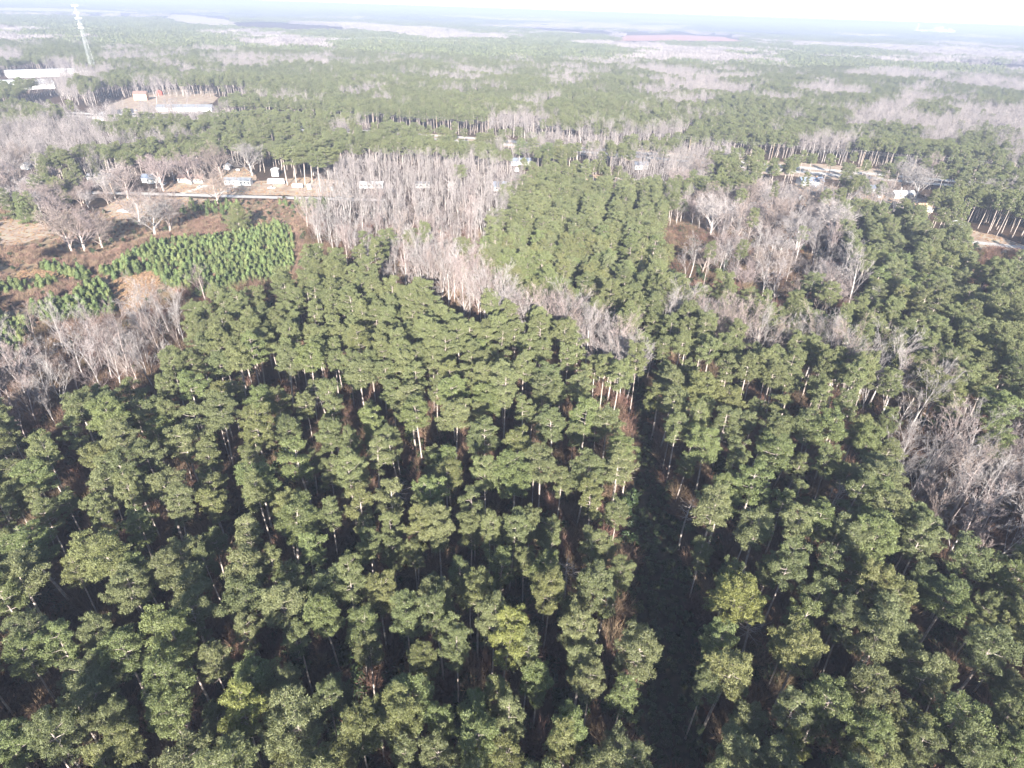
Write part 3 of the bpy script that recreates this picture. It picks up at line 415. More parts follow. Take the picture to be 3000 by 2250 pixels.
def make_young(i):
    H = 3.6; r = random.Random(900 + i); mb = MB().tube([(0, 0, 0), (0, 0, H * .9)], [.06, .015], 4)
    n = 620; t = nrng.random(n) ** .8; az = nrng.uniform(0, 6.283, n); lob = 1 + .25 * np.sin(az * 3 + i) * np.sin(t * 14 + i)
    rad = (1.05 * (1 - t) ** .75 + .12) * nrng.uniform(.55, 1.05, n) * lob
    C = np.stack([np.cos(az) * rad, np.sin(az) * rad, .15 + t * (H - .2)], 1) + nrng.normal(0, .08, (n, 3)); N = np.stack([np.cos(az), np.sin(az), .5 + 0 * az], 1)
    v, f = leaves(C, N, .55, .26, .5, .1)
    return mb.mesh('trunk', M['bark']), mesh('crown', v, f, M['young_needles'])
def make_bush(i, m, n=380, size=1.0, leaf=.42):
    r = random.Random(1200 + i); Vs, Fs, off = [], [], 0
    for k in range(6):
        a = r.uniform(0, 6.28); d = r.uniform(0, .9); c = (math.cos(a) * d, math.sin(a) * d, r.uniform(.5, 1.7))
        p, dd = clump_points(c, r.uniform(.45, .85), .9, n // 6); v, f = leaves(p * size, dd, leaf, leaf * .55, .6, .2)
        Vs.append(v); Fs.append(f + off); off += len(v)
    return mesh('bush', np.concatenate(Vs), np.concatenate(Fs), m)
def make_twig_bush(i, m, H=2.4, n=150, w=.03, spread=.5):
    a = nrng.uniform(0, 6.283, n); r0 = nrng.uniform(0, .5, n); C = np.stack([np.cos(a) * r0, np.sin(a) * r0, 0 * a], 1)
    D = np.stack([np.cos(a) * spread, np.sin(a) * spread, 1 + 0 * a], 1) + nrng.normal(0, .22, (n, 3)); D /= np.linalg.norm(D, axis=1)[:, None]
    V, o = [], 0
    Ln = H * nrng.uniform(.5, 1.15, n)
    base = np.concatenate([C, C + D * (Ln * .5)[:, None], C + D * (Ln * .3)[:, None]]); dirs = np.concatenate([D, D + nrng.normal(0, .45, (n, 3)), D + nrng.normal(0, .45, (n, 3))])
    dirs /= np.linalg.norm(dirs, axis=1)[:, None]; ln = np.concatenate([Ln, Ln * .5, Ln * .5])[:, None]
    s = nrng.normal(0, 1, dirs.shape); s -= dirs * (s * dirs).sum(1)[:, None]; s /= np.linalg.norm(s, axis=1)[:, None]
    V = np.empty((len(base), 3, 3)); V[:, 0] = base - s * w; V[:, 1] = base + s * w; V[:, 2] = base + dirs * ln
    return mesh('brush', V.reshape(-1, 3), np.arange(len(base) * 3).reshape(-1, 3), m)

PINES = [make_pine(i, H=21 + (i * 7 % 5 - 2) * .7, R=2.75 + .33 * (i * 5 % 4), base=.585 + .03 * (i * 3 % 5), nl=20 + 4 * (i % 4)) for i in range(16)]
PLANT = [make_pine(40 + i, H=16 + i % 3, base=.46 + .03 * (i % 3), R=2.6 + .25 * (i % 3), nl=26, mat_leaf='plant_needles', full=0, nleaf=150) for i in range(8)]
SPREAD = make_pine(70, H=15, base=.10, R=7.4, nl=70, full=.6, nleaf=110)
BARES = [make_bare(i, H=17 + (i % 4), spread=.30 + .05 * (i % 4), trunk=.22 + .08 * (i % 3), n1=9 + i % 3) for i in range(10)]
BROADS = [make_bare(30 + i, H=13, spread=.58, trunk=.14, n1=13, thick=1.4, kids=(6, 5, 4), stem=.52, limb=1.02) for i in range(5)]
YOUNG = [make_young(i) for i in range(6)]

# groves for the far country: a patch of simple trees each
def make_grove(i, kind):
    r = random.Random(1500 + i); Vs, Fs, off = [], [], 0; S = 60.0
    for k in range(62):
        x, y = r.uniform(-S/2, S/2), r.uniform(-S/2, S/2); h = r.uniform(15, 22)
        if kind == 'pine':
            p, d = clump_points((x, y, h - 4), r.uniform(2.6, 3.8), 1.15, 26); v, f = leaves(p, d, 2.4, 1.9, .4, .2)
        else:
            n = 24; a = nrng.uniform(0, 6.283, n); t = nrng.random(n); C = np.stack([x + np.cos(a) * t * 2.6, y + np.sin(a) * t * 2.6, h * nrng.uniform(.25, .85, n)], 1)
            D = np.stack([np.cos(a) * .5, np.sin(a) * .5, 1 + 0 * a], 1); s = nrng.normal(0, 1, (n, 3)); s[:, 2] *= .2; s /= np.linalg.norm(s, axis=1)[:, None]
            v = np.empty((n, 4, 3)); v[:, 0] = C - s * .28; v[:, 1] = C + s * .28; v[:, 2] = C + D * 4 + s * .28; v[:, 3] = C + D * 4 - s * .28
            v = v.reshape(-1, 3); f = np.arange(4 * n).reshape(-1, 4)
        Vs.append(v); Fs.append(f + off); off += len(v)
    return mesh('grove', np.concatenate(Vs), np.concatenate(Fs), M['needles' if kind == 'pine' else 'twig'])

# ------------------------------------------------------------------ scattering one mass of alike things
def proto_collection(name, variants):
    c = bpy.data.collections.new(name)
    for i, v in enumerate(variants):
        k = bpy.data.collections.new(f'{name}_{i:02d}'); c.children.link(k)
        for me in (v if isinstance(v, tuple) else (v,)):
            k.objects.link(bpy.data.objects.new(f'{name}_proto', me))
    return c
def scatter(name, pts, coll, label, cat):
    """pts: (x, y, z, rot, scale_xy, scale_z, variant, tilt)"""
    A = np.array(pts, dtype=np.float32); n = len(A)
    me = bpy.data.meshes.new(name); me.vertices.add(n); me.vertices.foreach_set('co', A[:, :3].ravel())
    a = me.attributes.new('rot', 'FLOAT_VECTOR', 'POINT'); R = np.zeros((n, 3), np.float32); R[:, 2] = A[:, 3]; R[:, 0] = nrng.normal(0, .035, n); R[:, 1] = nrng.normal(0, .035, n); a.data.foreach_set('vector', R.ravel())
    a = me.attributes.new('scl', 'FLOAT_VECTOR', 'POINT'); S = np.stack([A[:, 4], A[:, 4], A[:, 5]], 1); a.data.foreach_set('vector', S.ravel())
    a = me.attributes.new('idx', 'INT', 'POINT'); a.data.foreach_set('value', A[:, 6].astype(np.int32))
    o = obj(name, me); tag(o, label, cat, kind='stuff')
    g = bpy.data.node_groups.new('scatter_' + name, 'GeometryNodeTree')
    g.interface.new_socket('Geometry', in_out='INPUT', socket_type='NodeSocketGeometry'); g.interface.new_socket('Geometry', in_out='OUTPUT', socket_type='NodeSocketGeometry')
    N = g.nodes; L = g.links; gi = N.new('NodeGroupInput'); go = N.new('NodeGroupOutput'); ip = N.new('GeometryNodeInstanceOnPoints'); ci = N.new('GeometryNodeCollectionInfo')
    ci.inputs['Collection'].default_value = coll; ci.inputs['Separate Children'].default_value = True; ci.inputs['Reset Children'].default_value = True
    def attr(nm, t):
        k = N.new('GeometryNodeInputNamedAttribute'); k.data_type = t; k.inputs['Name'].default_value = nm
        return [s for s in k.outputs if s.enabled and s.name == 'Attribute'][0]
    L.new(gi.outputs[0], ip.inputs['Points']); L.new(ci.outputs[0], ip.inputs['Instance']); ip.inputs['Pick Instance'].default_value = True
    L.new(attr('idx', 'INT'), ip.inputs['Instance Index']); L.new(attr('rot', 'FLOAT_VECTOR'), ip.inputs['Rotation']); L.new(attr('scl', 'FLOAT_VECTOR'), ip.inputs['Scale'])
    L.new(ip.outputs[0], go.inputs[0])
    md = o.modifiers.new('scatter', 'NODES'); md.node_group = g
    return o
C_PINE = proto_collection('pine', PINES); C_PLANT = proto_collection('plantation_pine', PLANT); C_BARE = proto_collection('bare', BARES); C_BROAD = proto_collection('broad', BROADS)
C_YOUNG = proto_collection('young', YOUNG)

# ------------------------------------------------------------------ where trees stand
class Hash:
    def __init__(s, cell): s.c = cell; s.d = {}
    def add(s, x, y): s.d.setdefault((int(x // s.c), int(y // s.c)), []).append((x, y))
    def near(s, x, y, r):
        k = int(math.ceil(r / s.c)); i, j = int(x // s.c), int(y // s.c)
        for a in range(i - k, i + k + 1):
            for b in range(j - k, j + k + 1):
                for q in s.d.get((a, b), ()):
                    if (q[0] - x) ** 2 + (q[1] - y) ** 2 < r * r: return True
        return False
def project(x, y, z):
    v = Vector((x, y, z - CAM_H)); f = v.dot(_FW)
    if f < 1: return None
    return v.dot(_XC) / f * FOCAL + .5, v.dot(_DC) / f * FOCAL * 4 / 3 + .5
def seen(x, y, z, m=.02):
    p = project(x, y, z); return p is not None and -m < p[0] < 1 + m and -m < p[1] < 1 + m
def hides(x, y, z, *zones):
    return any(in_zone(*ahead(x, y, h, 0), *zones) for h in (5, 11, 17, z))
def ahead(x, y, z, zp):
    k = (CAM_H - zp) / (CAM_H - z); return x * k, y * k      # where a height z stands in front of, seen from the air
def poly_points(pl, spacing, tries=14):
    xs = [p[0] for p in pl]; ys = [p[1] for p in pl]; h = Hash(spacing); out = []
    n = int((max(xs) - min(xs)) * (max(ys) - min(ys)) / spacing ** 2 * tries / 4)
    for _ in range(n):
        x, y = rng.uniform(min(xs), max(xs)), rng.uniform(min(ys), max(ys))
        if in_poly(x, y, pl) and not h.near(x, y, spacing): h.add(x, y); out.append((x, y))
    return out
ALL = Hash(6.0)
pines = []      # x, y, crown width, tone
YELLOW = {(x, y) for x, y, w, t in PINE_SPOTS if t}
for x, y, w, _t in PINE_SPOTS:
    if any(in_zone(*ahead(x, y, h, 5), 'BAND_RIGHT', 'BAND_MID') for h in (9, 13, 17, 21)) and not _t and rng.random() < .8: continue
    pines.append((x, y, min(w, 8.2), None)); ALL.add(x, y)
lone = LONE_PINES[0]
for x, y, w in LONE_PINES[1:]:
    pines.append((x, y, min(max(w, 6), 10), 'yard')); ALL.add(x, y)
bares = []      # x, y, scale, zone
for x, y, s in BARE_SPOTS:
    z = next((k for k in ('BAND_MID', 'BAND_RIGHT', 'BARE_LEFT', 'BARE_MID', 'BARE_RIGHT') if in_zone(x, y, k)), 'SOLO')
    bares.append((x, y, s, z)); ALL.add(x, y)
for zn, sp in (('BAND_MID', 3.3), ('BAND_RIGHT', 3.6), ('BARE_RIGHT', 4.2), ('BARE_LEFT', 4.6), ('BARE_MID', 6.0)):
    for pl in ZONES[zn]:
        for x, y in poly_points(pl, sp):
            if in_zone(x, y, 'RIDE', 'CLEAR') or ALL.near(x, y, 2.6) or (zn[:4] == 'BARE' and not in_poly(*ahead(x, y, 11 if zn == 'BARE_MID' else 19 if zn == 'BARE_LEFT' else 14, 8), pl)): continue
            bares.append((x, y, rng.uniform(.65, .95) if zn == 'BARE_LEFT' else rng.uniform(1.05, 1.3) if zn[:4] == 'BAND' else rng.uniform(.7, 1.1), zn)); ALL.add(x, y)
broads = [(x, y, w) for x, y, w in BROAD_SPOTS]
for pl in ZONES['YARD_RIGHT']:
    for x, y in poly_points(pl, 6.5):
        if in_zone(x, y, 'THICKET') or any(math.dist((x, y), b[:2]) < 6 for b in broads): continue
        u = rng.random()
        if u < .25: broads.append((x, y, rng.uniform(7, 11)))
        elif u < .75: bares.append((x, y, rng.uniform(.65, 1.0), 'YARD'))
        elif u < .9: pines.append((x, y, rng.uniform(5, 7), None))
for x, y, w in broads: ALL.add(x, y)
plants = []
def rows(zn, az, row, step, jit):
    for pl in ZONES[zn]:
        cx = sum(p[0] for p in pl) / len(pl); cyy = sum(p[1] for p in pl) / len(pl); s, c = math.sin(az), math.cos(az)
        for i in range(-50, 50):
            for j in range(-90, 90):
                u, v = i * row + rng.uniform(-jit, jit), j * step + rng.uniform(-jit, jit)
                x, y = cx + u * c + v * s, cyy - u * s + v * c
                if (i % 3 == 0 and math.sin(i * 1.7 + y / 23) > -.6) or rng.random() < .06: continue
                if in_poly(x, y, pl) and not ALL.near(x, y, 1.8): plants.append((x, y, zn)); ALL.add(x, y)
rows('PLANT_MID', RAD(13), 4.9, 3.6, .95)
rows('PLANT_RIGHT', RAD(20), 6.4, 4.2, 1.2)
for k in range(90):      # volunteers along the plantation edges
    pl = ZONES['PLANT_MID'][0]; i = rng.randrange(len(pl)); t = rng.random(); a, q = pl[i], pl[(i + 1) % len(pl)]
    x = a[0] + (q[0] - a[0]) * t + rng.gauss(0, 5); y = a[1] + (q[1] - a[1]) * t + rng.gauss(0, 5)
    if not ALL.near(x, y, 2.2): plants.append((x, y, 'PLANT_MID')); ALL.add(x, y)
young = []
for pl in ZONES['YOUNG']:
    for x, y in poly_points(pl, 1.8):
        if not in_zone(x, y, 'CLEAR') and math.sin(x / 5 + y / 9) * math.sin(y / 6 - x / 13) < .78: young.append((x, y))
rng.shuffle(young)
for pl, sp in ((ZONES['THICKET'][0], 4.0),):
    thicket_pts = poly_points(pl, 1.15)
for x, y in [(-181 + rng.uniform(-18, 16), 350 + rng.uniform(-10, 18)) for _ in range(26)] + [(-128 + rng.uniform(-16, 16), 366 + rng.uniform(-3, 12)) for _ in range(26)]: young.append((x, y))

# forest of the rest of the near country (not one by one in the photograph)
NOGO = ('BAND_MID', 'BAND_RIGHT', 'FIELD', 'RIDE', 'LAWN', 'CLEAR', 'YARD_RIGHT', 'BARE_LEFT', 'BARE_MID', 'BARE_RIGHT', 'PLANT_MID', 'PLANT_RIGHT', 'HWVERGE', 'LOT', 'FARLAWN', 'YOUNG')
def seg_dist(x, y, line):
    best = 1e9
    for (ax, ay), (bx, by) in zip(line, line[1:]):
        dx, dy = bx - ax, by - ay; t = max(0, min(1, ((x - ax) * dx + (y - ay) * dy) / (dx * dx + dy * dy)))
        best = min(best, math.hypot(x - ax - dx * t, y - ay - dy * t))
    return best
BUILT = []      # (x, y, clear radius)

# ------------------------------------------------------------------ buildings
_wins = {}
def window_mesh(w, h):
    if (w, h) not in _wins:
        f = MB().box(-w/2-.1, w/2+.1, -.07, .02, -.1, 0).box(-w/2-.1, w/2+.1, -.07, .02, h, h+.1).box(-w/2-.1, -w/2, -.07, .02, 0, h).box(w/2, w/2+.1, -.07, .02, 0, h).box(-.03, .03, -.06, .02, 0, h)
        p = MB().box(-w/2, w/2, -.03, .02, 0, h)
        _wins[(w, h)] = f.mesh('window', M['white']), p.mesh('pane', M['glass'])
    return _wins[(w, h)]
def house(name, label, cat, x, y, L, ang, depth=7.0, h=2.7, rh=1.6, wall='white', roof='roof_grey', ridge='x', nwin=4, group=None, porch=False, chimney=False, front=26, z0=.35, wins=(1.1, 1.2)):
    e = empty(name, (x, y, 0), RAD(ang)); tag(e, label, cat, group); BUILT.append((x, y + depth / 2, L / 2, depth, front))
    a = L / 2; mb = MB(); mb.box(-a, a, 0, depth, 0, z0 + h)
    top = z0 + h; b = len(mb.V)
    if ridge == 'x':
        m = depth / 2; mb.V += [(-a, 0, top), (-a, depth, top), (-a, m, top + rh), (a, 0, top), (a, depth, top), (a, m, top + rh)]
        mb.F += [(b, b+2, b+1), (b+3, b+4, b+5)]
        o = .4; rf = MB()
        for s in (-1, 1):
            y0 = m + s * (m + o); k = len(rf.V); zl = top - o * rh / m
            rf.V += [(-a-o, y0, zl), (a+o, y0, zl), (a+o, m, top+rh), (-a-o, m, top+rh), (-a-o, y0, zl+.18), (a+o, y0, zl+.18), (a+o, m, top+rh+.18), (-a-o, m, top+rh+.18)]
            rf.F += [(k, k+1, k+2, k+3), (k+4, k+5, k+6, k+7), (k, k+1, k+5, k+4), (k+1, k+2, k+6, k+5), (k, k+3, k+7, k+4)]
    else:
        mb.V += [(-a, 0, top), (a, 0, top), (0, 0, top + rh), (-a, depth, top), (a, depth, top), (0, depth, top + rh)]
        mb.F += [(b, b+1, b+2), (b+3, b+5, b+4)]
        o = .4; rf = MB()
        for s in (-1, 1):
            x0 = s * (a + o); k = len(rf.V); zl = top - o * rh / a
            rf.V += [(x0, -o, zl), (x0, depth+o, zl), (0, depth+o, top+rh), (0, -o, top+rh), (x0, -o, zl+.18), (x0, depth+o, zl+.18), (0, depth+o, top+rh+.18), (0, -o, top+rh+.18)]
            rf.F += [(k, k+1, k+2, k+3), (k+4, k+5, k+6, k+7), (k, k+1, k+5, k+4), (k+1, k+2, k+6, k+5), (k, k+3, k+7, k+4)]
    mb.build('wall', M[wall], e); r = rf.build('roof', M[roof], e)
    if chimney: MB().box(a*.4, a*.4+.8, depth*.4, depth*.4+.8, top, top+rh+1.0).build('chimney', M['tan'], r)
    if nwin:
        fm, pm = window_mesh(*wins)
        slots = nwin + 1
        for k in range(slots):
            xx = -a + L * (k + .5) / slots
            if k == slots // 2:
                d = MB().box(xx-.5, xx+.5, -.06, .02, .1, z0+2.1).build('door', M['cream' if wall != 'cream' else 'white'], e)
                MB().box(xx+.32, xx+.40, -.12, -.06, 1.1, 1.25).build('handle', M['steel'], d); continue
            f = obj('window', fm, e, (xx, 0, z0 + .9)); obj('pane', pm, f)
    if porch:
        p = MB().box(-1.8, 1.8, -2.2, -.05, .05, z0).build('porch', M['white'], e); MB().box(-1.9, 1.9, -2.3, -.05, 2.6, 2.75).build('porch_roof', M['white'], e)
        for s in (-1.7, 1.7): MB().box(s-.08, s+.08, -2.1, -1.95, z0, 2.6).build('post', M['white'], p)
    return e
house('mobile_home', 'long white mobile home with dark grey roof behind the mown lawn and street', 'mobile home', -186.1, 413.1, 16.8, 3, 5.2, 2.8, 1.3, 'white', 'roof_grey', nwin=6)
house('house', 'low tan ranch house with brown roof and concrete driveway facing the street', 'house', -218.3, 415.2, 15.8, 6, 7.5, 2.6, 1.6, 'cream', 'roof_brown', nwin=5, porch=True)
house('house', 'white house with blue grey roof behind the bare yard tree', 'house', -242.6, 412, 11.9, 6, 7.5, 2.7, 1.8, 'white', 'roof_blue', nwin=4, porch=True, chimney=True)
house('house', 'pale grey house half hidden by pines at the shady street end', 'house', -277.2, 411.3, 14.1, 4, 7, 2.6, 1.5, 'grey_wall', 'roof_grey', nwin=5)
house('shed', 'small white gabled shed in the red earth back yard behind the mobile home', 'shed', -210.5, 455, 4.4, 8, 4, 2.4, 1.5, 'white', 'roof_white', 'y', nwin=0)
house('shed', 'tall narrow white shed behind the white camper', 'shed', -170.7, 440.6, 4.6, 8, 4, 4.2, .8, 'white', 'roof_white', 'y', nwin=0)
house('mobile_home', 'white mobile home showing through the bare wood near the silver car', 'mobile home', -98.3, 416.6, 15.4, 7, 4.5, 2.8, .9, 'white', 'roof_white', nwin=5)
house('mobile_home', 'short white trailer home deep inside the central bare wood', 'mobile home', -64.8, 421.9, 9.4, 7, 4.2, 2.7, .9, 'white', 'roof_grey', nwin=3)
house('shed', 'white shed with blue gable roof at the right end of the bare wood', 'shed', -12.2, 420.6, 8.5, 7, 6, 2.8, 2.6, 'white', 'roof_blue', nwin=2)
house('house', 'white house with dark roof just beyond the sunlit lane behind the plantation', 'house', 96, 501.7, 10.5, 8, 8, 3.0, 1.9, 'white', 'roof_blue', nwin=3)
house('house', 'small white house between tall trees behind the plantation', 'house', 51.2, 490.3, 6.9, 8, 7, 2.8, 1.6, 'white', 'roof_grey', nwin=2)
house('house', 'blue grey house in shade behind the bare wood and pines', 'house', 1.4, 502.1, 16, 8, 8, 2.8, 1.8, 'grey_wall', 'roof_blue', nwin=5)
house('shed', 'tiny white garden shed in front of the blue grey house', 'shed', -1.7, 480.2, 3.1, 8, 3, 2.2, 1.1, 'white', 'roof_brown', 'y', nwin=0)
house('house', 'white house with blue grey roof below the divided highway', 'house', 215.8, 465.4, 17.2, 7, 8.5, 3.0, 2.0, 'white', 'roof_blue', nwin=5, chimney=True)
house('garage', 'bright white gabled garage in front of the white house with blue grey roof', 'garage', 214.4, 445.6, 10.8, 7, 7, 3.2, 2.0, 'white', 'roof_white', 'y', nwin=0)
house('shed', 'tiny white shed with pointed roof in the brown right yard', 'shed', 191.8, 423.6, 3.7, 7, 3.2, 2.3, 1.3, 'white', 'roof_blue', 'y', nwin=0)
house('mobile_home', 'long low white trailer under bare trees in the right yard', 'mobile home', 157, 400.6, 13.5, 4, 3.6, 2.2, .5, 'white', 'roof_white', nwin=4)
house('house', 'grey house in tree shade right of the bright white garage', 'house', 254.6, 450, 13.9, 7, 7, 2.8, 1.8, 'grey_wall', 'roof_blue', nwin=4)
house('house', 'cream house with pale roof below the big pine by the highway', 'house', 268, 436, 15, 7, 7, 2.8, 1.7, 'cream', 'roof_white', nwin=4)
house('house', 'house with tan roof just behind the right hand pine rows', 'house', 263.2, 402.5, 12.4, 7, 8, 2.7, 1.8, 'cream', 'tan', nwin=4)
house('mobile_home', 'white camper trailer parked under dark trees at the right', 'trailer', 295.1, 433, 9, 7, 3, 2.5, .4, 'white', 'roof_white', nwin=3)
house('shed', 'white shed with pale roof at the end of the red earth verge', 'shed', 266.6, 367.4, 4.6, 6, 6, 2.5, 1.0, 'white', 'roof_white', 'y', nwin=0)
house('house', 'house with blue roof at the right edge of the photo below the street', 'house', 271, 311, 11.6, -2, 7, 2.7, 1.8, 'white', 'roof_blue', nwin=4)
house('house', 'tall white house with steep gable beside the dark parking lot', 'house', -397.8, 618.5, 11, 12, 13, 6.0, 3.4, 'white', 'roof_white', 'y', nwin=3, front=75)
house('house', 'tan brick house standing alone on the straw coloured far lawn', 'house', -450.6, 788.6, 14.3, 15, 11, 6.5, 2.6, 'tan', 'roof_brown', nwin=4, front=90)
house('barn', 'small red barn at the edge of the far lawn', 'barn', -453.7, 838.5, 6, 15, 6, 4, 2, 'red_wall', 'roof_brown', 'y', nwin=0)
house('building', 'long low building with grey roof and white wall beside the far lawn', 'building', -364.5, 716, 56, 13, 14, 3.4, 2.4, 'white', 'roof_grey', nwin=14, front=95)
house('warehouse', 'large white metal warehouse at the left edge with broad white roof', 'warehouse', -640, 842, 90, 38, 52, 6.5, 2.2, 'white', 'roof_white', nwin=0, front=120)
house('warehouse', 'long white warehouse with shaded side below the lattice tower', 'warehouse', -690, 1004, 118, 41, 34, 6.5, 2.0, 'white', 'roof_white', nwin=0, front=150)
house('house', 'white house with grey roof at the far left edge behind bare trees', 'house', -353.5, 427.5, 11, 8, 7, 2.7, 1.6, 'white', 'roof_grey', nwin=4)
house('shed', 'white shed right of the far left house behind bare trees', 'shed', -343, 436, 5, 8, 5, 2.6, 1.5, 'white', 'roof_white', 'y', nwin=0)
for lx, ly, lw, lab, wl, rf in ((481.5, 942.2, 8, 'leftmost white house in the far right clearing', 'white', 'roof_grey'), (550.9, 984, 13, 'wide white house with dark roof in the far right clearing', 'white', 'roof_grey'), (578, 985, 11, 'tall white gabled house in the far right clearing', 'white', 'roof_white'),
                            (612, 957.7, 10, 'rightmost white house in the far right clearing', 'white', 'roof_white'), (599.6, 984, 10.7, 'dark red house between the far white houses', 'red_wall', 'roof_brown'), (239.4, 1628, 26, 'single white house far off in the middle of the pine forest', 'white', 'roof_white'),
                            (-620, 1640, 40, 'long white shed far off behind the lattice tower', 'white', 'roof_white'), (-500, 1600, 22, 'small white farm building far off right of the lattice tower', 'white', 'roof_white')):
    house('house', lab, 'house', lx, ly, lw, 13, 9, 4.2, 2.4, wl, rf, 'y' if 'gabled' in lab else 'x', nwin=2, group='white houses in the distant woods')

def box_van(name, label, cat, x, y, L, ang, h, m):
    """camper or trailer body on wheels"""
    e = empty(name, (x, y, 0), RAD(ang)); tag(e, label, cat); BUILT.append((x, y, L / 2, 3, 20))
    a = L / 2
    pf = [(-a, .55), (a - .5, .55), (a, 1.1), (a - .25, h - .3), (a - .8, h), (-a + .3, h), (-a, h - .4)]
    mb = MB(); n = len(pf); mb.V = [(px, 0, pz) for px, pz in pf] + [(px, 2.4, pz) for px, pz in pf]
    mb.F = [tuple(range(n)), tuple(range(2*n-1, n-1, -1))] + [(i, i+n, (i+1) % n + n, (i+1) % n) for i in range(n)]
    mb.build('body', M[m], e)
    for xx in (-a * .35, a * .05):
        for yy in (.1, 2.3): wheel(e, xx, yy, .38)
    for k in range(2):
        f = obj('window', window_mesh(1.1, .6)[0], e, (-a * .5 + k * a * .8, -.01, 1.5)); obj('pane', window_mesh(1.1, .6)[1], f)
    MB().bar((-a, 1.2, .5), (-a - 1.2, 1.2, .5), .06).build('tow_bar', M['steel'], e)
    return e
_wm = {}
def wheel(parent, x, y, r):
    if r not in _wm:
        t = MB(); n = 14; t.tube([(0, -.11, 0), (0, .11, 0)], [r, r], n); k = MB().tube([(0, -.125, 0), (0, .125, 0)], [r * .55, r * .55], 10)
        _wm[r] = t.mesh('wheel', M['dark']), k.mesh('rim', M['steel'])
    w = obj('wheel', _wm[r][0], parent, (x, y, r)); obj('rim', _wm[r][1], w)
def car(label, x, y, ang, m, truck=False):
    e = empty('parked_car', (x, y, .07), RAD(ang)); tag(e, label, 'truck' if truck else 'car')
    L, Wd = (5.4, 1.95) if truck else (4.5, 1.8); a = L / 2; w = Wd / 2
    if truck: lo = [(-a, .4), (a, .4), (a + .05, .75), (a - .1, 1.05), (a * .42, 1.12), (-a, 1.12)]; up = [(-a * .18, 1.1), (a * .42, 1.1), (a * .22, 1.75), (-a * .12, 1.78)]
    else: lo = [(-a, .35), (a, .35), (a + .05, .6), (a - .1, .82), (a * .45, .92), (-a * .8, .95), (-a - .02, .85)]; up = [(-a * .72, .93), (a * .42, .9), (a * .12, 1.42), (-a * .42, 1.44)]
    def ext(pf, hw, taper):
        mb = MB(); n = len(pf); zt = max(p[1] for p in pf)
        f = lambda z: hw - taper * (z - pf[0][1])
        mb.V = [(px, -f(pz), pz) for px, pz in pf] + [(px, f(pz), pz) for px, pz in pf]
        mb.F = [tuple(range(n)), tuple(range(2*n-1, n-1, -1))] + [(i, i+n, (i+1) % n + n, (i+1) % n) for i in range(n)]
        return mb
    ext(lo, w, .03).build('body', M[m], e); ext(up, w - .08, .3).build('cabin_glass', M['glass'], e)
    rx = [up[2], up[3]]; hw = w - .08 - .3 * (up[2][1] - up[0][1])
    MB().box(rx[1][0], rx[0][0], -hw - .02, hw + .02, up[3][1] - .01, up[3][1] + .05).build('roof', M[m], e)
    for xx in (-a * .62, a * .62):
        for yy in (-w + .1, w - .1): wheel(e, xx, yy, .34)
    for yy in (-w * .65, w * .65):
        MB().box(a - .02, a + .07, yy - .2, yy + .2, .6, .74).build('headlight', M['roof_white'], e)
        MB().box(-a - .05, -a + .02, yy - .2, yy + .2, .65, .8).build('tail_light', M['red_wall'], e)
    return e
box_van('camper', 'large white camper parked left of the tall pines behind the street', 'camper', -162.2, 418.2, 11, 6, 3.6, 'white')
box_van('trailer', 'white box trailer in front of the tall pines by the street', 'trailer', -145.4, 410.3, 6.8, 7, 2.8, 'white')
car('white car parked on the grass in front of the white camper', -161.4, 407, 7, 'carwhite')
car('silver car driving on the street beside the bare wood', -112.6, 389.2, 1, 'carsilver')
car('white pickup truck under dark trees beside the right white trailer', 286.8, 414.9, 7, 'carwhite', True)
car('white car in shade left of the cream house by the highway', 250, 437, 20, 'carwhite')
car('white car on the concrete driveway of the tan ranch house', -206.5, 404, 70, 'carwhite')
car('silver car beside the white house with blue grey roof', -232, 408, 95, 'carsilver')
for k, (cx, cyy, cm) in enumerate(((-425, 706, 'carwhite'), (-419, 708, 'carsilver'), (-413, 709, 'carwhite'))):
    car(('leftmost', 'middle', 'rightmost')[k] + ' of three cars parked at the long low far building', cx, cyy, 100, cm)
def booth(name, label, cat, x, y, w, d, h, m):
    e = empty(name, (x, y, 0), RAD(7)); tag(e, label, cat)
    MB().box(-w/2, w/2, 0, d, 0, h).build('wall', M[m], e)
    MB().poly([(-w/2-.12, -.12), (w/2+.12, -.12), (w/2+.12, d+.12), (-w/2-.12, d+.12)], h, h + .14).build('roof', M['roof_white'], e)
    dr = MB().box(-w*.3, w*.3, -.05, .02, .05, h*.85).build('door', M['grey_wall'], e); MB().box(w*.2, w*.26, -.1, -.05, h*.4, h*.48).build('handle', M['steel'], dr)
booth('privy', 'narrow white upright booth right of the box trailer', 'booth', -137.3, 408.7, 2.4, 2.2, 3.0, 'white')
booth('utility_cabinet', 'grey upright cabinet on red earth right of the white booth', 'cabinet', -121.9, 407.1, 1.7, 1.4, 2.2, 'grey_wall')
def tank():
    e = empty('fuel_tank', (-201.3, 452, 0), RAD(8)); tag(e, 'white fuel tank on legs in the back yard beside the gabled shed', 'tank')
    MB().tube([(-1.4, 0, 1.1), (-1.2, 0, 1.1), (1.2, 0, 1.1), (1.4, 0, 1.1)], [.35, .62, .62, .35], 14).build('tank', M['roof_white'], e)
    for s in (-.8, .8): MB().box(s-.1, s+.1, -.4, .4, 0, .6).build('leg', M['steel'], e)
tank()
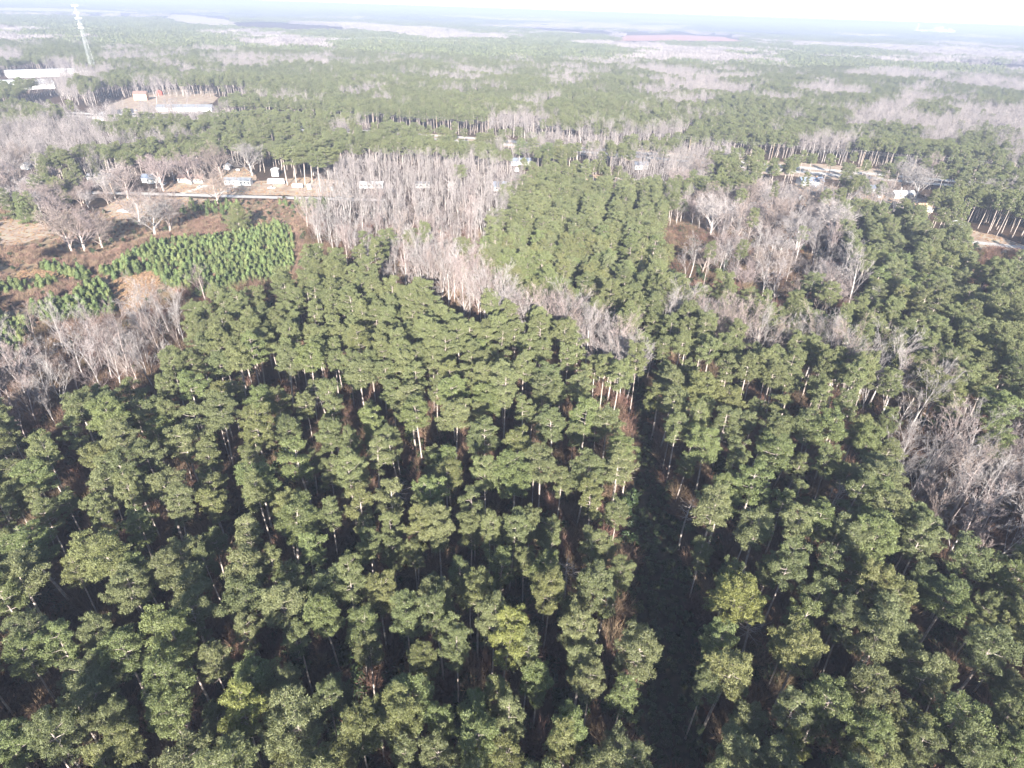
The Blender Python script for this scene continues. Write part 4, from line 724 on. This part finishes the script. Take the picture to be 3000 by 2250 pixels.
def boat():
    e = empty('boat', (-223.8, 344.6, 0), RAD(-8)); tag(e, 'white boat on a trailer standing in the field beside bare trees', 'boat')
    st = [(-3.4, .1, .5), (-2.4, .9, .35), (-.5, 1.15, .25), (1.6, 1.1, .25), (3.2, .95, .3)]
    V = []; F = []
    for k, (xx, w, zb) in enumerate(st):
        V += [(xx, -w, 1.25), (xx, -w * .75, zb + .3), (xx, 0, zb), (xx, w * .75, zb + .3), (xx, w, 1.25)]
        if k:
            b = 5 * k
            for j in range(4): F.append((b - 5 + j, b - 4 + j, b + j + 1, b + j))
    F += [(20, 21, 22, 23, 24), (0, 5, 10, 15, 20, 24, 19, 14, 9, 4)]
    obj('hull', mesh('hull', V, F, M['carwhite']), e)
    MB().box(-.6, .9, -.6, .6, 1.25, 1.85).build('console', M['white'], e)
    for s in (-1, 1): wheel(e, .8, s * 1.2, .34)
    MB().bar((-4.4, 0, .4), (3, 0, .3), .07).build('trailer_frame', M['steel'], e)
boat()

# lattice tower with antenna platforms
def tower(x, y, H=92.0, wb=9.0, wt=1.6):
    e = empty('lattice_tower', (x, y, 0), .35); tag(e, 'tall galvanised lattice tower with tiers of white antennas above the warehouse', 'tower')
    def corner(i, z):
        w = wb + (wt - wb) * min(1, z / (H * .93)); a = math.pi * 2 * i / 3 + .5; return Vector((math.cos(a) * w / 1.73, math.sin(a) * w / 1.73, z))
    for i in range(3): MB().tube([corner(i, z) for z in (0, H * .5, H * .93, H)], [.15, .13, .10, .09], 6).build('leg', M['steel'], e)
    z = 0; k = 0
    while z < H - 2:
        st = max(2.2, (wb + (wt - wb) * z / H) * .72); m = MB()
        for i in range(3):
            j = (i + 1) % 3; m.bar(corner(i, z), corner(j, z + st), .05); m.bar(corner(j, z), corner(i, z + st), .05); m.bar(corner(i, z + st), corner(j, z + st), .05)
        m.build('bracing', M['steel'], e); z += st
    for zt, n, rr in ((H, 12, 5.2), (H * .905, 9, 3.8), (H * .83, 12, 5.2), (H * .745, 9, 3.6), (H * .70, 12, 4.6)):
        p = MB()
        pts = [Vector((math.cos(2 * math.pi * i / 3) * rr, math.sin(2 * math.pi * i / 3) * rr, zt - 1)) for i in range(3)]
        for i in range(3): p.bar(pts[i], pts[(i + 1) % 3], .13); p.bar((0, 0, zt - 1), pts[i], .13)
        pl = p.build('platform', M['steel'], e)
        am = MB().box(-.24, .24, -.12, .12, -1.2, 1.2).mesh('antenna', M['white'])
        for k in range(n):
            i = k * 3 // n; t = (k % (n // 3) + .5) / (n // 3); q = pts[i].lerp(pts[(i + 1) % 3], t)
            a = obj('antenna', am, pl, (q.x, q.y, q.z + .3)); a.rotation_euler = (0, 0, math.atan2(q.y, q.x) + math.pi / 2)
    MB().bar((0, 0, H - 1), (0, 0, H + 3), .08).build('lightning_rod', M['steel'], e)
    BUILT.append((x, y, 6, 6, 10))
tower(-644.5, 1022.5)

# power line along the highway
def pole(name, label, x, y, ang, h, group=None, tilt=0.0, arms=2):
    e = empty(name, (x, y, 0), ang); e.rotation_euler = (0, tilt, ang); tag(e, label, 'utility pole', group)
    MB().tube([(0, 0, 0), (0, 0, h)], [.22, .15], 8).build('post', M['wood'], e)
    for k in range(arms):
        z = h - .5 - k * 1.6; c = MB().box(-.09, .09, -1.5, 1.5, z, z + .2).build('crossarm', M['wood'], e)
        for yy in (-1.4, 1.4): MB().tube([(0, yy, z + .2), (0, yy, z + .5)], [.07, .05], 6).build('insulator', M['roof_white'], c)
ordn = ('leftmost', 'second', 'third', 'fourth', 'fifth', 'sixth', 'seventh', 'eighth', 'ninth', 'tenth', 'eleventh', 'twelfth', 'thirteenth', 'fourteenth')
PL = []
hwl = smooth_line(HW1, 12)
acc = 0
for (ax, ay), (bx, by) in zip(hwl, hwl[1:]):
    d = math.hypot(bx - ax, by - ay); acc += d
    if acc > 52 and ay < 645 and ax < 420: acc = 0; PL.append((ax + 3.5, ay + 12, math.atan2(by - ay, bx - ax)))
for k, (x, y, a) in enumerate(PL):
    pole('utility_pole', f'wooden utility pole with crossarms beyond the highway, {ordn[k]} from the left' if k else 'wooden utility pole with crossarms beyond the highway, leftmost of the row', x, y, a, 15, 'utility poles along the highway')
def wire(label, pts, r=.05, sag=1.2, group=None):
    mb = MB(); P = []
    for a, b in zip(pts, pts[1:]):
        for j in range(6):
            t = j / 6; p = Vector(a).lerp(Vector(b), t); p.z -= sag * 4 * t * (1 - t); P.append(p)
    P.append(Vector(pts[-1])); mb.tube(P, [r] * len(P), 4)
    return tag(mb.build('power_line', M['wire']), label, 'cable', group)
for nm, off, z in (('upper near', -1.4, 14.95), ('upper far', 1.4, 14.95), ('lower near', -1.4, 13.35), ('lower far', 1.4, 13.35)):
    wire(f'{nm} wire strung between the highway utility poles', [(x - math.sin(a) * off, y + math.cos(a) * off, z) for x, y, a in PL], .016, 1.1, 'wires along the highway')
pole('utility_pole', 'leaning wooden utility pole on the bare red lawn by the street', -239.3, 365.9, 0, 11, None, -.12, 1)
pole('utility_pole', 'slim wooden pole beside the parking lot in the far clearing', -402, 655, .3, 10, None, 0, 1)
FARL = [(-760, 1740), (-560, 1760), (-360, 1770), (-160, 1775)]
for k, (x, y) in enumerate(FARL): pole('utility_pole', f'tall utility pole of the distant line over the forest, {ordn[k] if k else "leftmost of the row"}' + (' from the left' if k else ''), x, y, 0, 34, 'poles of the distant line')
wire('distant pale power line crossing above the forest right of the tower', [(x, y, 34) for x, y in FARL], .12, 4)

# distant plant on the horizon
def plant():
    e = empty('factory', (4560, 8140, 0), .5); tag(e, 'pale factory with tall stack and silos on the distant right horizon', 'factory')
    MB().tube([(-150, 0, 0), (-150, 0, 95)], [9, 6], 10).build('smokestack', M['roof_white'], e)
    MB().box(-60, 60, 0, 80, 0, 34).build('hall', M['white'], e)
    MB().poly([(220, 0), (420, 0), (420, 90), (220, 90)], 0, 44).box(270, 350, 10, 70, 44, 70).build('mill_building', M['white'], e)
    for k in range(3): MB().tube([(470 + k * 45, 10, 0), (470 + k * 45, 10, 52 - 8 * k)], [19, 19], 12).build('silo', M['roof_white'], e)
plant()
for p in ZONES['FARFIELD_RED']: sheet('field', wavy(p, 12, 80), .3, mat('red_earth', (.42, .20, .15), (.50, .27, .20), rough=.95, scale=.01))
for p in ZONES['FARFIELD_TAN']: sheet('field', wavy(p, 15, 100), .3, mat('tan_stubble', (.40, .33, .22), (.48, .40, .28), rough=.95, scale=.006))

# ------------------------------------------------------------------ tree masses
def blocked(x, y, tall=True):
    for bx, by, hl, dp, fr in BUILT:
        if abs(x - bx) < hl + 3 and -(dp / 2 + (fr if tall else 6 + fr * .7 * (fr > 50))) < y - by < dp / 2 + 3: return True
    return False
def clear_view(x, y):
    if hides(x, y, 23, 'LAWN'): return True
    return any(seg_dist(*ahead(x, y, h, 0), STREET2 if x > 0 else STREET) < 4 for h in (5, 11, 17, 23))
# near woods beyond the trees one can pick out, and outside the frame
cand = []
h = Hash(6.0)
for _ in range(42000):
    y = rng.uniform(-70, 392); w = .86 * max(y, 0) + 75
    x = rng.uniform(-w, w)
    vis = seen(x, y, 17, .0)
    if vis and y < 150: continue
    sp = 5.0 if y > 150 else 6.6
    if h.near(x, y, sp) or in_zone(x, y, *NOGO) or ALL.near(x, y, 4.6) or blocked(x, y) or seg_dist(x, y, STREET) < 9 or seg_dist(x, y, STREET2) < 9: continue
    if y > 150 and (hides(x, y, 25, 'FIELD', 'CLEAR') or in_zone(*ahead(x, y, 23, 8), 'BARE_LEFT', 'BARE_MID') or in_zone(*ahead(x, y, 23, 5), 'BAND_MID', 'BAND_RIGHT') or clear_view(x, y) or in_zone(*ahead(x, y, 21, 5), 'YARD_RIGHT') or in_zone(*ahead(x, y, 21, 12), 'PLANT_MID', 'PLANT_RIGHT')): continue
    if x < -225 and y > 320:
        if rng.random() < .55: h.add(x, y); broads.append((x, y, rng.uniform(7, 12)))
        continue
    h.add(x, y); cand.append((x, y, rng.uniform(5.2, 7.2), None))
for _ in range(5000):
    y = rng.uniform(36, 152); x = rng.uniform(-.86 * y - 20, .86 * y + 20)
    if not seen(x, y, 15, .0) or in_zone(x, y, *NOGO) or ALL.near(x, y, 4.6) or h.near(x, y, 11.0) or hides(x, y, 14, 'RIDE') or any(in_zone(*ahead(x, y, k, 6), 'BAND_MID', 'BAND_RIGHT', 'BARE_LEFT', 'BARE_RIGHT') for k in (12, 19)): continue
    h.add(x, y); cand.append((x, y, rng.uniform(3.9, 5.6), 'low'))
pines += cand

# middle distance: a mosaic of pine, bare and mixed woods, yards and fields
sx = np.array([[s[0], s[1]] for s in SEEDS], float); st = np.array([s[2] for s in SEEDS])
def veg(X, Y):
    D = np.hypot(X, Y); sc = D * .045
    X2 = X + sc * (np.sin(Y / (sc * 3.1) + 1.3) + .6 * np.sin(X / (sc * 1.7) + Y / (sc * 2.3))); Y2 = Y + 1.6 * sc * (np.sin(X / (sc * 2.7) + .7) + .6 * np.sin(Y / (sc * 1.9) - X / (sc * 2.1)))
    A = np.arctan2(X2, Y2); LD = np.log(np.maximum(np.hypot(X2, Y2), 50)); sa = np.arctan2(sx[:, 0], sx[:, 1]); sl = np.log(np.hypot(sx[:, 0], sx[:, 1]))
    out = np.empty(len(X), dtype='<U1')
    for i in range(0, len(X), 4000):
        j = slice(i, i + 4000)
        d = ((A[j, None] - sa) / .115) ** 2 + ((LD[j, None] - sl) / .11) ** 2
        out[j] = st[d.argmin(1)]
    return out
def patchy(x, y, L):
    a = math.sin(x / (31 * L) + 1.7 * math.sin(y / (57 * L))) * math.sin(y / (39 * L) + 1.3 * math.sin(x / (66 * L) + 2)); b2 = math.sin(x / (13 * L) - y / (19 * L) + 4)
    return min(1, max(0, .5 + .42 * a + .12 * b2 + rng.uniform(-.16, .16)))
g = 7.6; P = []
y = 385.0
while y < 1500:
    w = .80 * y + 60; n = int(2 * w / g)
    for i in range(n): P.append((-w + i * g + rng.uniform(-3.2, 3.2), y + rng.uniform(-3.2, 3.2)))
    y += g * (1 if y < 800 else 1.15)
P = np.array(P); VT = veg(P[:, 0], P[:, 1])
mid_pine, mid_bare, mid_broad = [], [], []
MIDNO = ('LAWN', 'HWVERGE', 'LOT', 'FARLAWN', 'BARE_MID', 'PLANT_MID')
for (x, y), t in zip(P, VT):
    if t == 'F' and rng.random() < .97: continue
    if t == 'Y' and rng.random() < .62: continue
    pt = math.sin(x / 37 + y / 61) * math.sin(y / 43 - x / 71 + 1.1)
    pp = {'P': .86 if pt < .5 else .55, 'B': .28, 'M': .60, 'Y': .45, 'F': .5}[t]; u = patchy(x, y, 1.0)
    tall = u < pp
    if y < 700 and (in_zone(x, y, *MIDNO) or seg_dist(x, y, STREET) < 10 or seg_dist(x, y, STREET2) < 10 or seg_dist(x, y, HW1) < 13 or seg_dist(x, y, HW2) < 13 or ALL.near(x, y, 4)): continue
    if y < 700 and seg_dist(x, y, HW2) < 75 and y < np.interp(x, [p[0] for p in HW2], [p[1] for p in HW2]) and (-140 < x < 5 or 205 < x < 300) and rng.random() < .7: continue   # thin woods below the highway
    if -660 < x < -300 and 560 < y < 900 and (in_zone(*ahead(x, y, 19, 0), 'FARLAWN', 'LOT') or in_zone(*ahead(x, y, 10, 0), 'FARLAWN', 'LOT')) and tall: continue
    if blocked(x, y, tall): continue
    if tall: mid_pine.append((x, y, rng.uniform(5.4, 7.6), None))
    elif t == 'Y': mid_broad.append((x, y, rng.uniform(8, 13)))
    else: mid_bare.append((x, y, rng.uniform(.75, 1.15), 'FAR'))
GR_P = proto_collection('pine_grove', [make_grove(i, 'pine') for i in range(4)]); GR_B = proto_collection('bare_grove', [make_grove(10 + i, 'bare') for i in range(4)])
P = []
y = 1500.0
while y < 13500:
    g = 58 if y < 5000 else 100
    w = .78 * y + 120; n = int(2 * w / g)
    for i in range(n): P.append((-w + i * g + rng.uniform(-22, 22), y + rng.uniform(-22, 22), g / 58))
    y += g * .95
P = np.array(P); VT = veg(P[:, 0], P[:, 1]); gp, gb = [], []
for (x, y, s), t in zip(P, VT):
    if hides(x, y, 20, 'FARFIELD_RED', 'FARFIELD_TAN') or in_zone(x, y, 'FARFIELD_RED', 'FARFIELD_TAN') or (t == 'F' and rng.random() < .9): continue
    if 4250 < x < 5200 and 7900 < y < 8500: continue
    patch = math.sin(x / 410 + 1) * math.sin(y / 530 + x / 900)
    if y > 1700 and patch > .66: continue
    pp = {'P': .88, 'B': .42, 'M': .70, 'F': .5, 'Y': .5}[t]
    q = (x, y, 0, rng.uniform(0, 6.28), s * rng.uniform(.95, 1.15), rng.uniform(.85, 1.1), rng.randrange(4))
    (gp if patchy(x, y, 5 + y / 1200) < pp else gb).append(q)
scatter('distant_pine_forest', gp, GR_P, 'blue green pine forest stretching to the horizon', 'forest')
scatter('distant_bare_woods', gb, GR_B, 'pale leafless woods in bands across the far plain', 'woods')

# ------------------------------------------------------------------ single trees: the largest of each kind stand as things, the rest as one mass
def size_of(x, y, z, w):
    if not seen(x, y, z): return 0
    return w / max(1.0, Vector((x, y, z - CAM_H)).dot(_FW))
NUM = ['', 'leftmost'] + [w + ' from left' for w in ('second', 'third', 'fourth', 'fifth', 'sixth', 'seventh', 'eighth', 'ninth', 'tenth', 'eleventh', 'twelfth', 'thirteenth', 'fourteenth', 'fifteenth', 'sixteenth', 'seventeenth', 'eighteenth', 'nineteenth', 'twentieth', 'twenty-first', 'twenty-second')]
pending = []    # (object, head phrase, place phrase, screen x)
def plant_tree(name, meshes, loc, rz, sxy, sz, cat, head, place, group, colour=None, tilt=(0, 0)):
    e = empty(name, loc, rz); e.rotation_euler = (tilt[0], tilt[1], rz); e.scale = (sxy, sxy, sz); tag(e, None, cat, group)
    for nm, me in zip(('trunk', 'crown'), meshes):
        o = obj(nm, me, e)
        if colour: o.color = (*colour, 1)
    p = project(loc[0], loc[1], 8) or (9, 9)
    pending.append((e, head, place, p[0]))
    return e
def ride_x(y): return 27.4 + (y - 53) * .121
def col_word(u, words): return words[max(0, min(len(words) - 1, int(u * len(words))))]
def pine_place(x, y):
    u, v = project(x, y, 17); d = x - ride_x(y)
    if abs(d) < 11 and y < 190: return ('hugging ride edge, left side, ' if d < 0 else 'hugging ride edge, right side, ') + ('lowest part' if v > .78 else 'halfway' if v > .58 else 'far end')
    row = 'bottom edge' if v > .9 else 'lower band' if v > .8 else 'second band' if v > .7 else 'third band' if v > .6 else 'middle band' if v > .5 else 'upper edge'
    side = ('far left', 'left', 'left centre', 'centre', 'right centre', 'right', 'far right')[max(0, min(6, int(u * 7)))]
    return f'{row} of stand, {side}'
TONES = {'yellow green': (1.26, 1.20, .86), 'olive': (1.06, 1.0, .92), 'grey green': (1.04, 1.02, 1.08), 'fresh green': (.98, 1.05, .94), 'dark green': (.86, .89, .90)}
YARDP = [(t, c) for t, c in PLANT]
pines.sort(key=lambda p: -size_of(p[0], p[1], 17, p[2]))
rest = []
for k, (x, y, w, tn) in enumerate(pines):
    sxy = max(.64, min(1.25, w / 7.2)); hgt = rng.uniform(.84, 1.12) * (.97 if w < 5 else 1.02)
    if tn == 'low': hgt *= rng.uniform(.78, .95)
    if tn == 'yard': sxy, hgt = (sxy * 1.35, 1.2) if x > -225 else (rng.uniform(.6, .8), rng.uniform(1.0, 1.25))
    if (k >= 255 and tn != 'yard') or not seen(x, y, 17, .0): rest.append((x, y, 0, rng.uniform(0, 6.28), sxy, hgt, rng.randrange(len(PINES)))); continue
    tone = 'yellow green' if (x, y) in YELLOW else rng.choices(list(TONES)[1:], (2, 4, 3, 2))[0]
    sz_w = 'broad' if w > 6.6 else 'narrow' if w < 4.9 else 'tall'
    plant_tree('pine_tree', PINES[rng.randrange(len(PINES))] if tn != 'yard' or -185 < x < -95 else SPREAD if x < -225 else YARDP[rng.randrange(8)], (x, y, 0), rng.uniform(0, 6.28), sxy, hgt, 'pine tree', f'{sz_w} {tone} pine', pine_place(x, y), 'tall pines of the foreground stand', TONES[tone], (rng.gauss(0, .03), rng.gauss(0, .03)))
for x, y, w, tn in mid_pine: hh = .9 + .16 * math.sin(x / 53 + 2) * math.sin(y / 47 + x / 90); rest.append((x, y, 0, rng.uniform(0, 6.28), max(.7, w / 6.9), hh * rng.uniform(.85, 1.1), rng.randrange(len(PINES))))
scatter('pine_woods', rest, C_PINE, 'green pine woods behind the front trees and around the clearings', 'woods')
e = plant_tree('pine_tree', SPREAD, (lone[0], lone[1], 0), 1.0, 1.0, .95, 'pine tree', 'wide spreading solitary pine with low limbs', 'at the edge of the young plantation', 'tall pines of the foreground stand', (1, 1, .9))

ROWW = ('front rows', 'second rows', 'middle rows', 'farther rows', 'back rows'); COLW = ('left end', 'left part', 'centre', 'right part', 'right end')
PB = {}
for zn in ('PLANT_MID', 'PLANT_RIGHT'):
    q = [project(x, y, 11) for x, y, z in plants if z == zn]; PB[zn] = (min(t[0] for t in q), max(t[0] for t in q), min(t[1] for t in q), max(t[1] for t in q))
plants.sort(key=lambda p: -size_of(p[0], p[1], 11, 4)); rest = []
for k, (x, y, zn) in enumerate(plants):
    a = (rng.uniform(0, 6.28), rng.uniform(.8, 1.3), rng.uniform(.74, 1.16)); v = rng.randrange(len(PLANT))
    if k >= 290 or not seen(x, y, 11, 0): rest.append((x, y, 0, *a, v)); continue
    u, vv = project(x, y, 11)
    lo, hi, t0, t1 = PB[zn]
    pl = ('central' if zn == 'PLANT_MID' else 'right') + ' plantation, ' + ROWW[max(0, min(4, int((t1 - vv) / (t1 - t0) * 5)))] + ', ' + COLW[max(0, min(4, int((u - lo) / (hi - lo) * 5)))]
    tone = rng.choice(('olive', 'grey green', 'fresh green')); sw = 'tall' if a[2] > 1.0 else 'shorter'
    plant_tree('plantation_pine', PLANT[v], (x, y, 0), a[0], a[1], a[2], 'pine tree', f'{sw} {tone} plantation pine', pl, 'pines of the row plantations', TONES[tone])
if rest: scatter('plantation_pines', rest, C_PLANT, 'remaining bright green pines packed in plantation rows', 'plantation')

bares.sort(key=lambda p: -size_of(p[0], p[1], 9, 7 * p[2])); rest = []
ZW = {'BARE_LEFT': 'left bare wood', 'BARE_MID': 'central bare wood', 'BAND_MID': 'bare band before ride', 'BAND_RIGHT': 'bare band beyond ride', 'BARE_RIGHT': 'right bare grove', 'YARD': 'right yards', 'SOLO': 'gap among pines'}
BT = {'grey': (1.12, 1.15, 1.16), 'pinkish': (1.08, .99, .97), 'silvery': (1.3, 1.32, 1.33), 'brownish': (.92, .84, .78)}
for k, (x, y, s, zn) in enumerate(bares):
    a = (rng.uniform(0, 6.28), s * rng.uniform(.9, 1.1), s * rng.uniform(.92, 1.08)); v = rng.randrange(len(BARES))
    if k >= 290 or not seen(x, y, 9, 0): rest.append((x, y, 0, *a, v)); continue
    u, vv = project(x, y, 9); tone = rng.choices(list(BT), (4, 4, 2, 1))[0]
    pl = ZW[zn] + (', ' + ('near side' if vv > .5 else 'far side') if zn in ('BARE_MID', 'BARE_LEFT') else '') + ', ' + ('left end', 'left part', 'middle', 'right part', 'right end')[int(u * 23) % 5 if zn == 'BARE_MID' else max(0, min(4, int({'BARE_LEFT': u / .2, 'BAND_MID': (u - .4) / .23, 'BAND_RIGHT': (u - .63) / .27, 'BARE_RIGHT': (u - .86) / .14}.get(zn, u) * 5)))]
    if zn == 'BARE_MID': pl = ZW[zn] + ', ' + ('near side' if vv > .42 else 'middle depth' if vv > .34 else 'far side') + ', ' + ('left third' if u < .40 else 'middle third' if u < .50 else 'right third')
    plant_tree('bare_tree', BARES[v], (x, y, 0), *a, 'bare tree', f'{"tall" if s > 1.0 else "slender"} {tone} leafless tree', pl, 'leafless trees', BT[tone], (rng.gauss(0, .04), rng.gauss(0, .04)))
for x, y, s, zn in mid_bare: rest.append((x, y, 0, rng.uniform(0, 6.28), s * rng.uniform(.9, 1.1), s, rng.randrange(len(BARES))))
scatter('bare_woods', rest, C_BARE, 'pinkish grey leafless woods beyond the nearest bare trees', 'woods')

rest = []
for k, (x, y, w) in enumerate(broads):
    sc = max(.7, min(2.1, w / 8.0)); u, vv = project(x, y, 6) or (9, 9)
    tone = rng.choices(list(BT), (3, 4, 1, 3))[0]
    pl = ('left yards' if u < .45 else 'right yards') + ', ' + ('behind street' if y > 385 else 'before street') + ', ' + ('outer left', 'left', 'middle', 'right', 'outer right')[int(max(0, min(.999, (u / .3 if u < .45 else (u - .62) / .33))) * 5)]
    plant_tree('yard_tree', BROADS[k % len(BROADS)], (x, y, 0), rng.uniform(0, 6.28), sc, sc * rng.uniform(.82, .95), 'bare tree', f'{"big" if w > 10 else "small"} {tone} spreading leafless tree', pl, 'spreading leafless yard trees', BT[tone])
if mid_broad: scatter('yard_trees', [(x, y, 0, rng.uniform(0, 6.28), w / 10.5, w / 10.5, rng.randrange(5)) for x, y, w in mid_broad], C_BROAD, 'scattered leafless trees of the farther yards', 'trees')

young.sort(key=lambda p: -size_of(p[0], p[1], 1.5, 2)); rest = []
for k, (x, y) in enumerate(young):
    a = (rng.uniform(0, 6.28), rng.uniform(.85, 1.5), rng.uniform(.7, 1.4)); v = rng.randrange(len(YOUNG))
    if k >= 290 or not seen(x, y, 1.5, 0): rest.append((x, y, 0, *a, v)); continue
    u, vv = project(x, y, 1.5)
    pl = 'sapling field, ' + ('foremost' if vv > .42 else 'front' if vv > .395 else 'middle' if vv > .37 else 'rear' if vv > .345 else 'rearmost')
    pl += ', ' + ('at photo edge' if u < .05 else 'left of clearing' if u < .09 else 'near clearing' if u < .125 else 'by clearing' if u < .16 else 'right of clearing' if u < .19 else 'toward central wood' if u < .23 else 'beside central wood')
    plant_tree('young_pine', YOUNG[v], (x, y, 0), *a, 'young pine', ('small ' if a[2] < .9 else 'taller ' if a[2] > 1.12 else '') + 'bushy young pine', pl, 'young planted pines')
if rest: scatter('young_pines', rest, C_YOUNG, 'remaining young green pines of the left plantation', 'young pines')

for k in range(9):      # a few dead stems among the living pines
    for _ in range(60):
        x, y = rng.uniform(-70, 90), rng.uniform(60, 150)
        if seen(x, y, 12, -.03) and not ALL.near(x, y, 3.5) and not in_zone(x, y, 'RIDE', 'BARE_RIGHT', 'BARE_LEFT'): break
    else: continue
    ALL.add(x, y); e = empty('dead_pine', (x, y, 0), rng.uniform(0, 6.28)); e.scale = (1, 1, rng.uniform(.6, .9)); e.rotation_euler[0] = rng.gauss(0, .06); tag(e, None, 'dead tree', 'dead pines in the stand')
    obj('trunk', PINES[k][0], e); pending.append((e, 'leafless dead pine stem', pine_place(x, y), project(x, y, 8)[0]))

# labels: what a tree looks like, where it stands, and its place among alike neighbours
cells = {}
for it in pending: cells.setdefault((it[1], it[2]), []).append(it)
for (hd, pl), its in cells.items():
    its.sort(key=lambda t: t[3])
    for k, it in enumerate(its):
        prep = '' if pl.split()[0] in ('at', 'hugging') else 'in the '
        lab = f'{hd} {prep}{pl}'
        if 1 < len(its) <= 22: lab = f'{hd}, {NUM[k+1]}, {prep}{pl}'
        it[0]['label'] = ' '.join(lab.split()[:16])

# ------------------------------------------------------------------ undergrowth
UN = proto_collection('under', [make_bush(i, M['holly'], 420, 1.0) for i in range(4)] + [make_twig_bush(i, M['understory'], 3.2, 170, .028) for i in range(4)] + [make_bush(8, M['rust'], 200, .8, .3), make_twig_bush(9, M['rust'], 1.8, 120, .04)])
pts = []; h = Hash(2.0)
for _ in range(75000):
    y = 24 + 307 * rng.random() ** 1.5; w = .86 * y + 55; x = rng.uniform(-w, w)
    if not seen(x, y, 1, .10) or in_zone(x, y, 'FIELD', 'LAWN', 'CLEAR'): continue
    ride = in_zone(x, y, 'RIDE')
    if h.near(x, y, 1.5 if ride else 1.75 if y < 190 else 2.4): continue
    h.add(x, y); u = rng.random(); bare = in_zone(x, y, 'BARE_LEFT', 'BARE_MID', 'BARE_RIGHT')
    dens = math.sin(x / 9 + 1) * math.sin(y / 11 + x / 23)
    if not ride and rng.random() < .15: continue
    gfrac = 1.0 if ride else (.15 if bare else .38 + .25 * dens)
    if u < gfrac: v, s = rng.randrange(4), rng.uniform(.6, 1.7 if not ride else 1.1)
    elif u < .965: v, s = 4 + rng.randrange(4), rng.uniform(.6, 1.9)
    else: v, s = 8 + rng.randrange(2), rng.uniform(.7, 1.3)
    pts.append((x, y, 0, rng.uniform(0, 6.28), s, s * rng.uniform(.8, 1.4), v))
for x, y in thicket_pts:
    v = rng.choice((0, 1, 2, 3, 4, 5, 6, 7)); s = rng.uniform(.8, 1.5); pts.append((x, y, 0, rng.uniform(0, 6.28), s, s, v))
scatter('undergrowth', pts, UN, 'brown and evergreen undergrowth on the shaded forest floor and ride', 'undergrowth')
BR = proto_collection('brushy', [make_twig_bush(20 + i, M['brush'], 2.2, 100, .05, .45) for i in range(3)] + [make_bush(25, M['holly'], 300)]); pts = []
for pl in ZONES['BRUSH']:
    for x, y in poly_points(pl, 1.25, 8): s = rng.uniform(.6, 1.4); pts.append((x, y, 0, rng.uniform(0, 6.28), s, s * rng.uniform(.8, 1.3), rng.randrange(3)))
for pl in ZONES['FIELD']:
    for x, y in poly_points(pl, 2.6, 8):
        if not in_zone(x, y, 'CLEAR', 'LAWN'): s = rng.uniform(.4, 1.0); pts.append((x, y, 0, rng.uniform(0, 6.28), s, s, rng.randrange(3)))
for pl in ZONES['FIELD']:
    for x, y in poly_points(pl, 5.0, 8):
        if not in_zone(x, y, 'CLEAR', 'LAWN') and rng.random() < .6: s = rng.uniform(.5, 1.2); pts.append((x, y, 0, rng.uniform(0, 6.28), s, s, 3))
scatter('brush', pts, BR, 'reddish brown brush in strips across the left field', 'brush')
GT = proto_collection('tuft', [make_twig_bush(30 + i, M['straw'], .7, 60, .035, .5) for i in range(3)]); pts = []
for pl in ZONES['CLEAR']:
    for x, y in poly_points(pl, 1.0, 8): s = rng.uniform(.6, 1.2); pts.append((x, y, .03, rng.uniform(0, 6.28), s, s, rng.randrange(3)))
for pl in ZONES['LAWN']:
    for x, y in poly_points(pl, 1.9, 6):
        if not blocked(x, y, False) and seg_dist(x, y, STREET) > 4 and seg_dist(x, y, STREET2) > 4: s = rng.uniform(.4, 1.3); pts.append((x, y, .03, rng.uniform(0, 6.28), s * 1.3, s * .7, rng.randrange(3)))
scatter('grass', pts, GT, 'straw coloured dead grass on the lawns and in the field clearing', 'grass')

# ------------------------------------------------------------------ haze: one closed box of even, thin air round everything
hb = MB().box(-32000, 32000, -9500, 47000, -1, 108).build('haze', None); hb.data.materials.clear()
hm = bpy.data.materials.new('haze_air'); hm.use_nodes = True; hn = hm.node_tree
for n in list(hn.nodes):
    if n.type == 'BSDF_PRINCIPLED': hn.nodes.remove(n)
pv = hn.nodes.new('ShaderNodeVolumePrincipled'); pv.inputs['Color'].default_value = (.49, .55, .75, 1); pv.inputs['Density'].default_value = HAZE_DENSITY; pv.inputs['Anisotropy'].default_value = 0.0
hn.links.new(pv.outputs[0], hn.nodes['Material Output'].inputs['Volume'])
hb.data.materials.append(hm); tag(hb, 'pale blue haze over the far country', 'haze', kind='stuff')
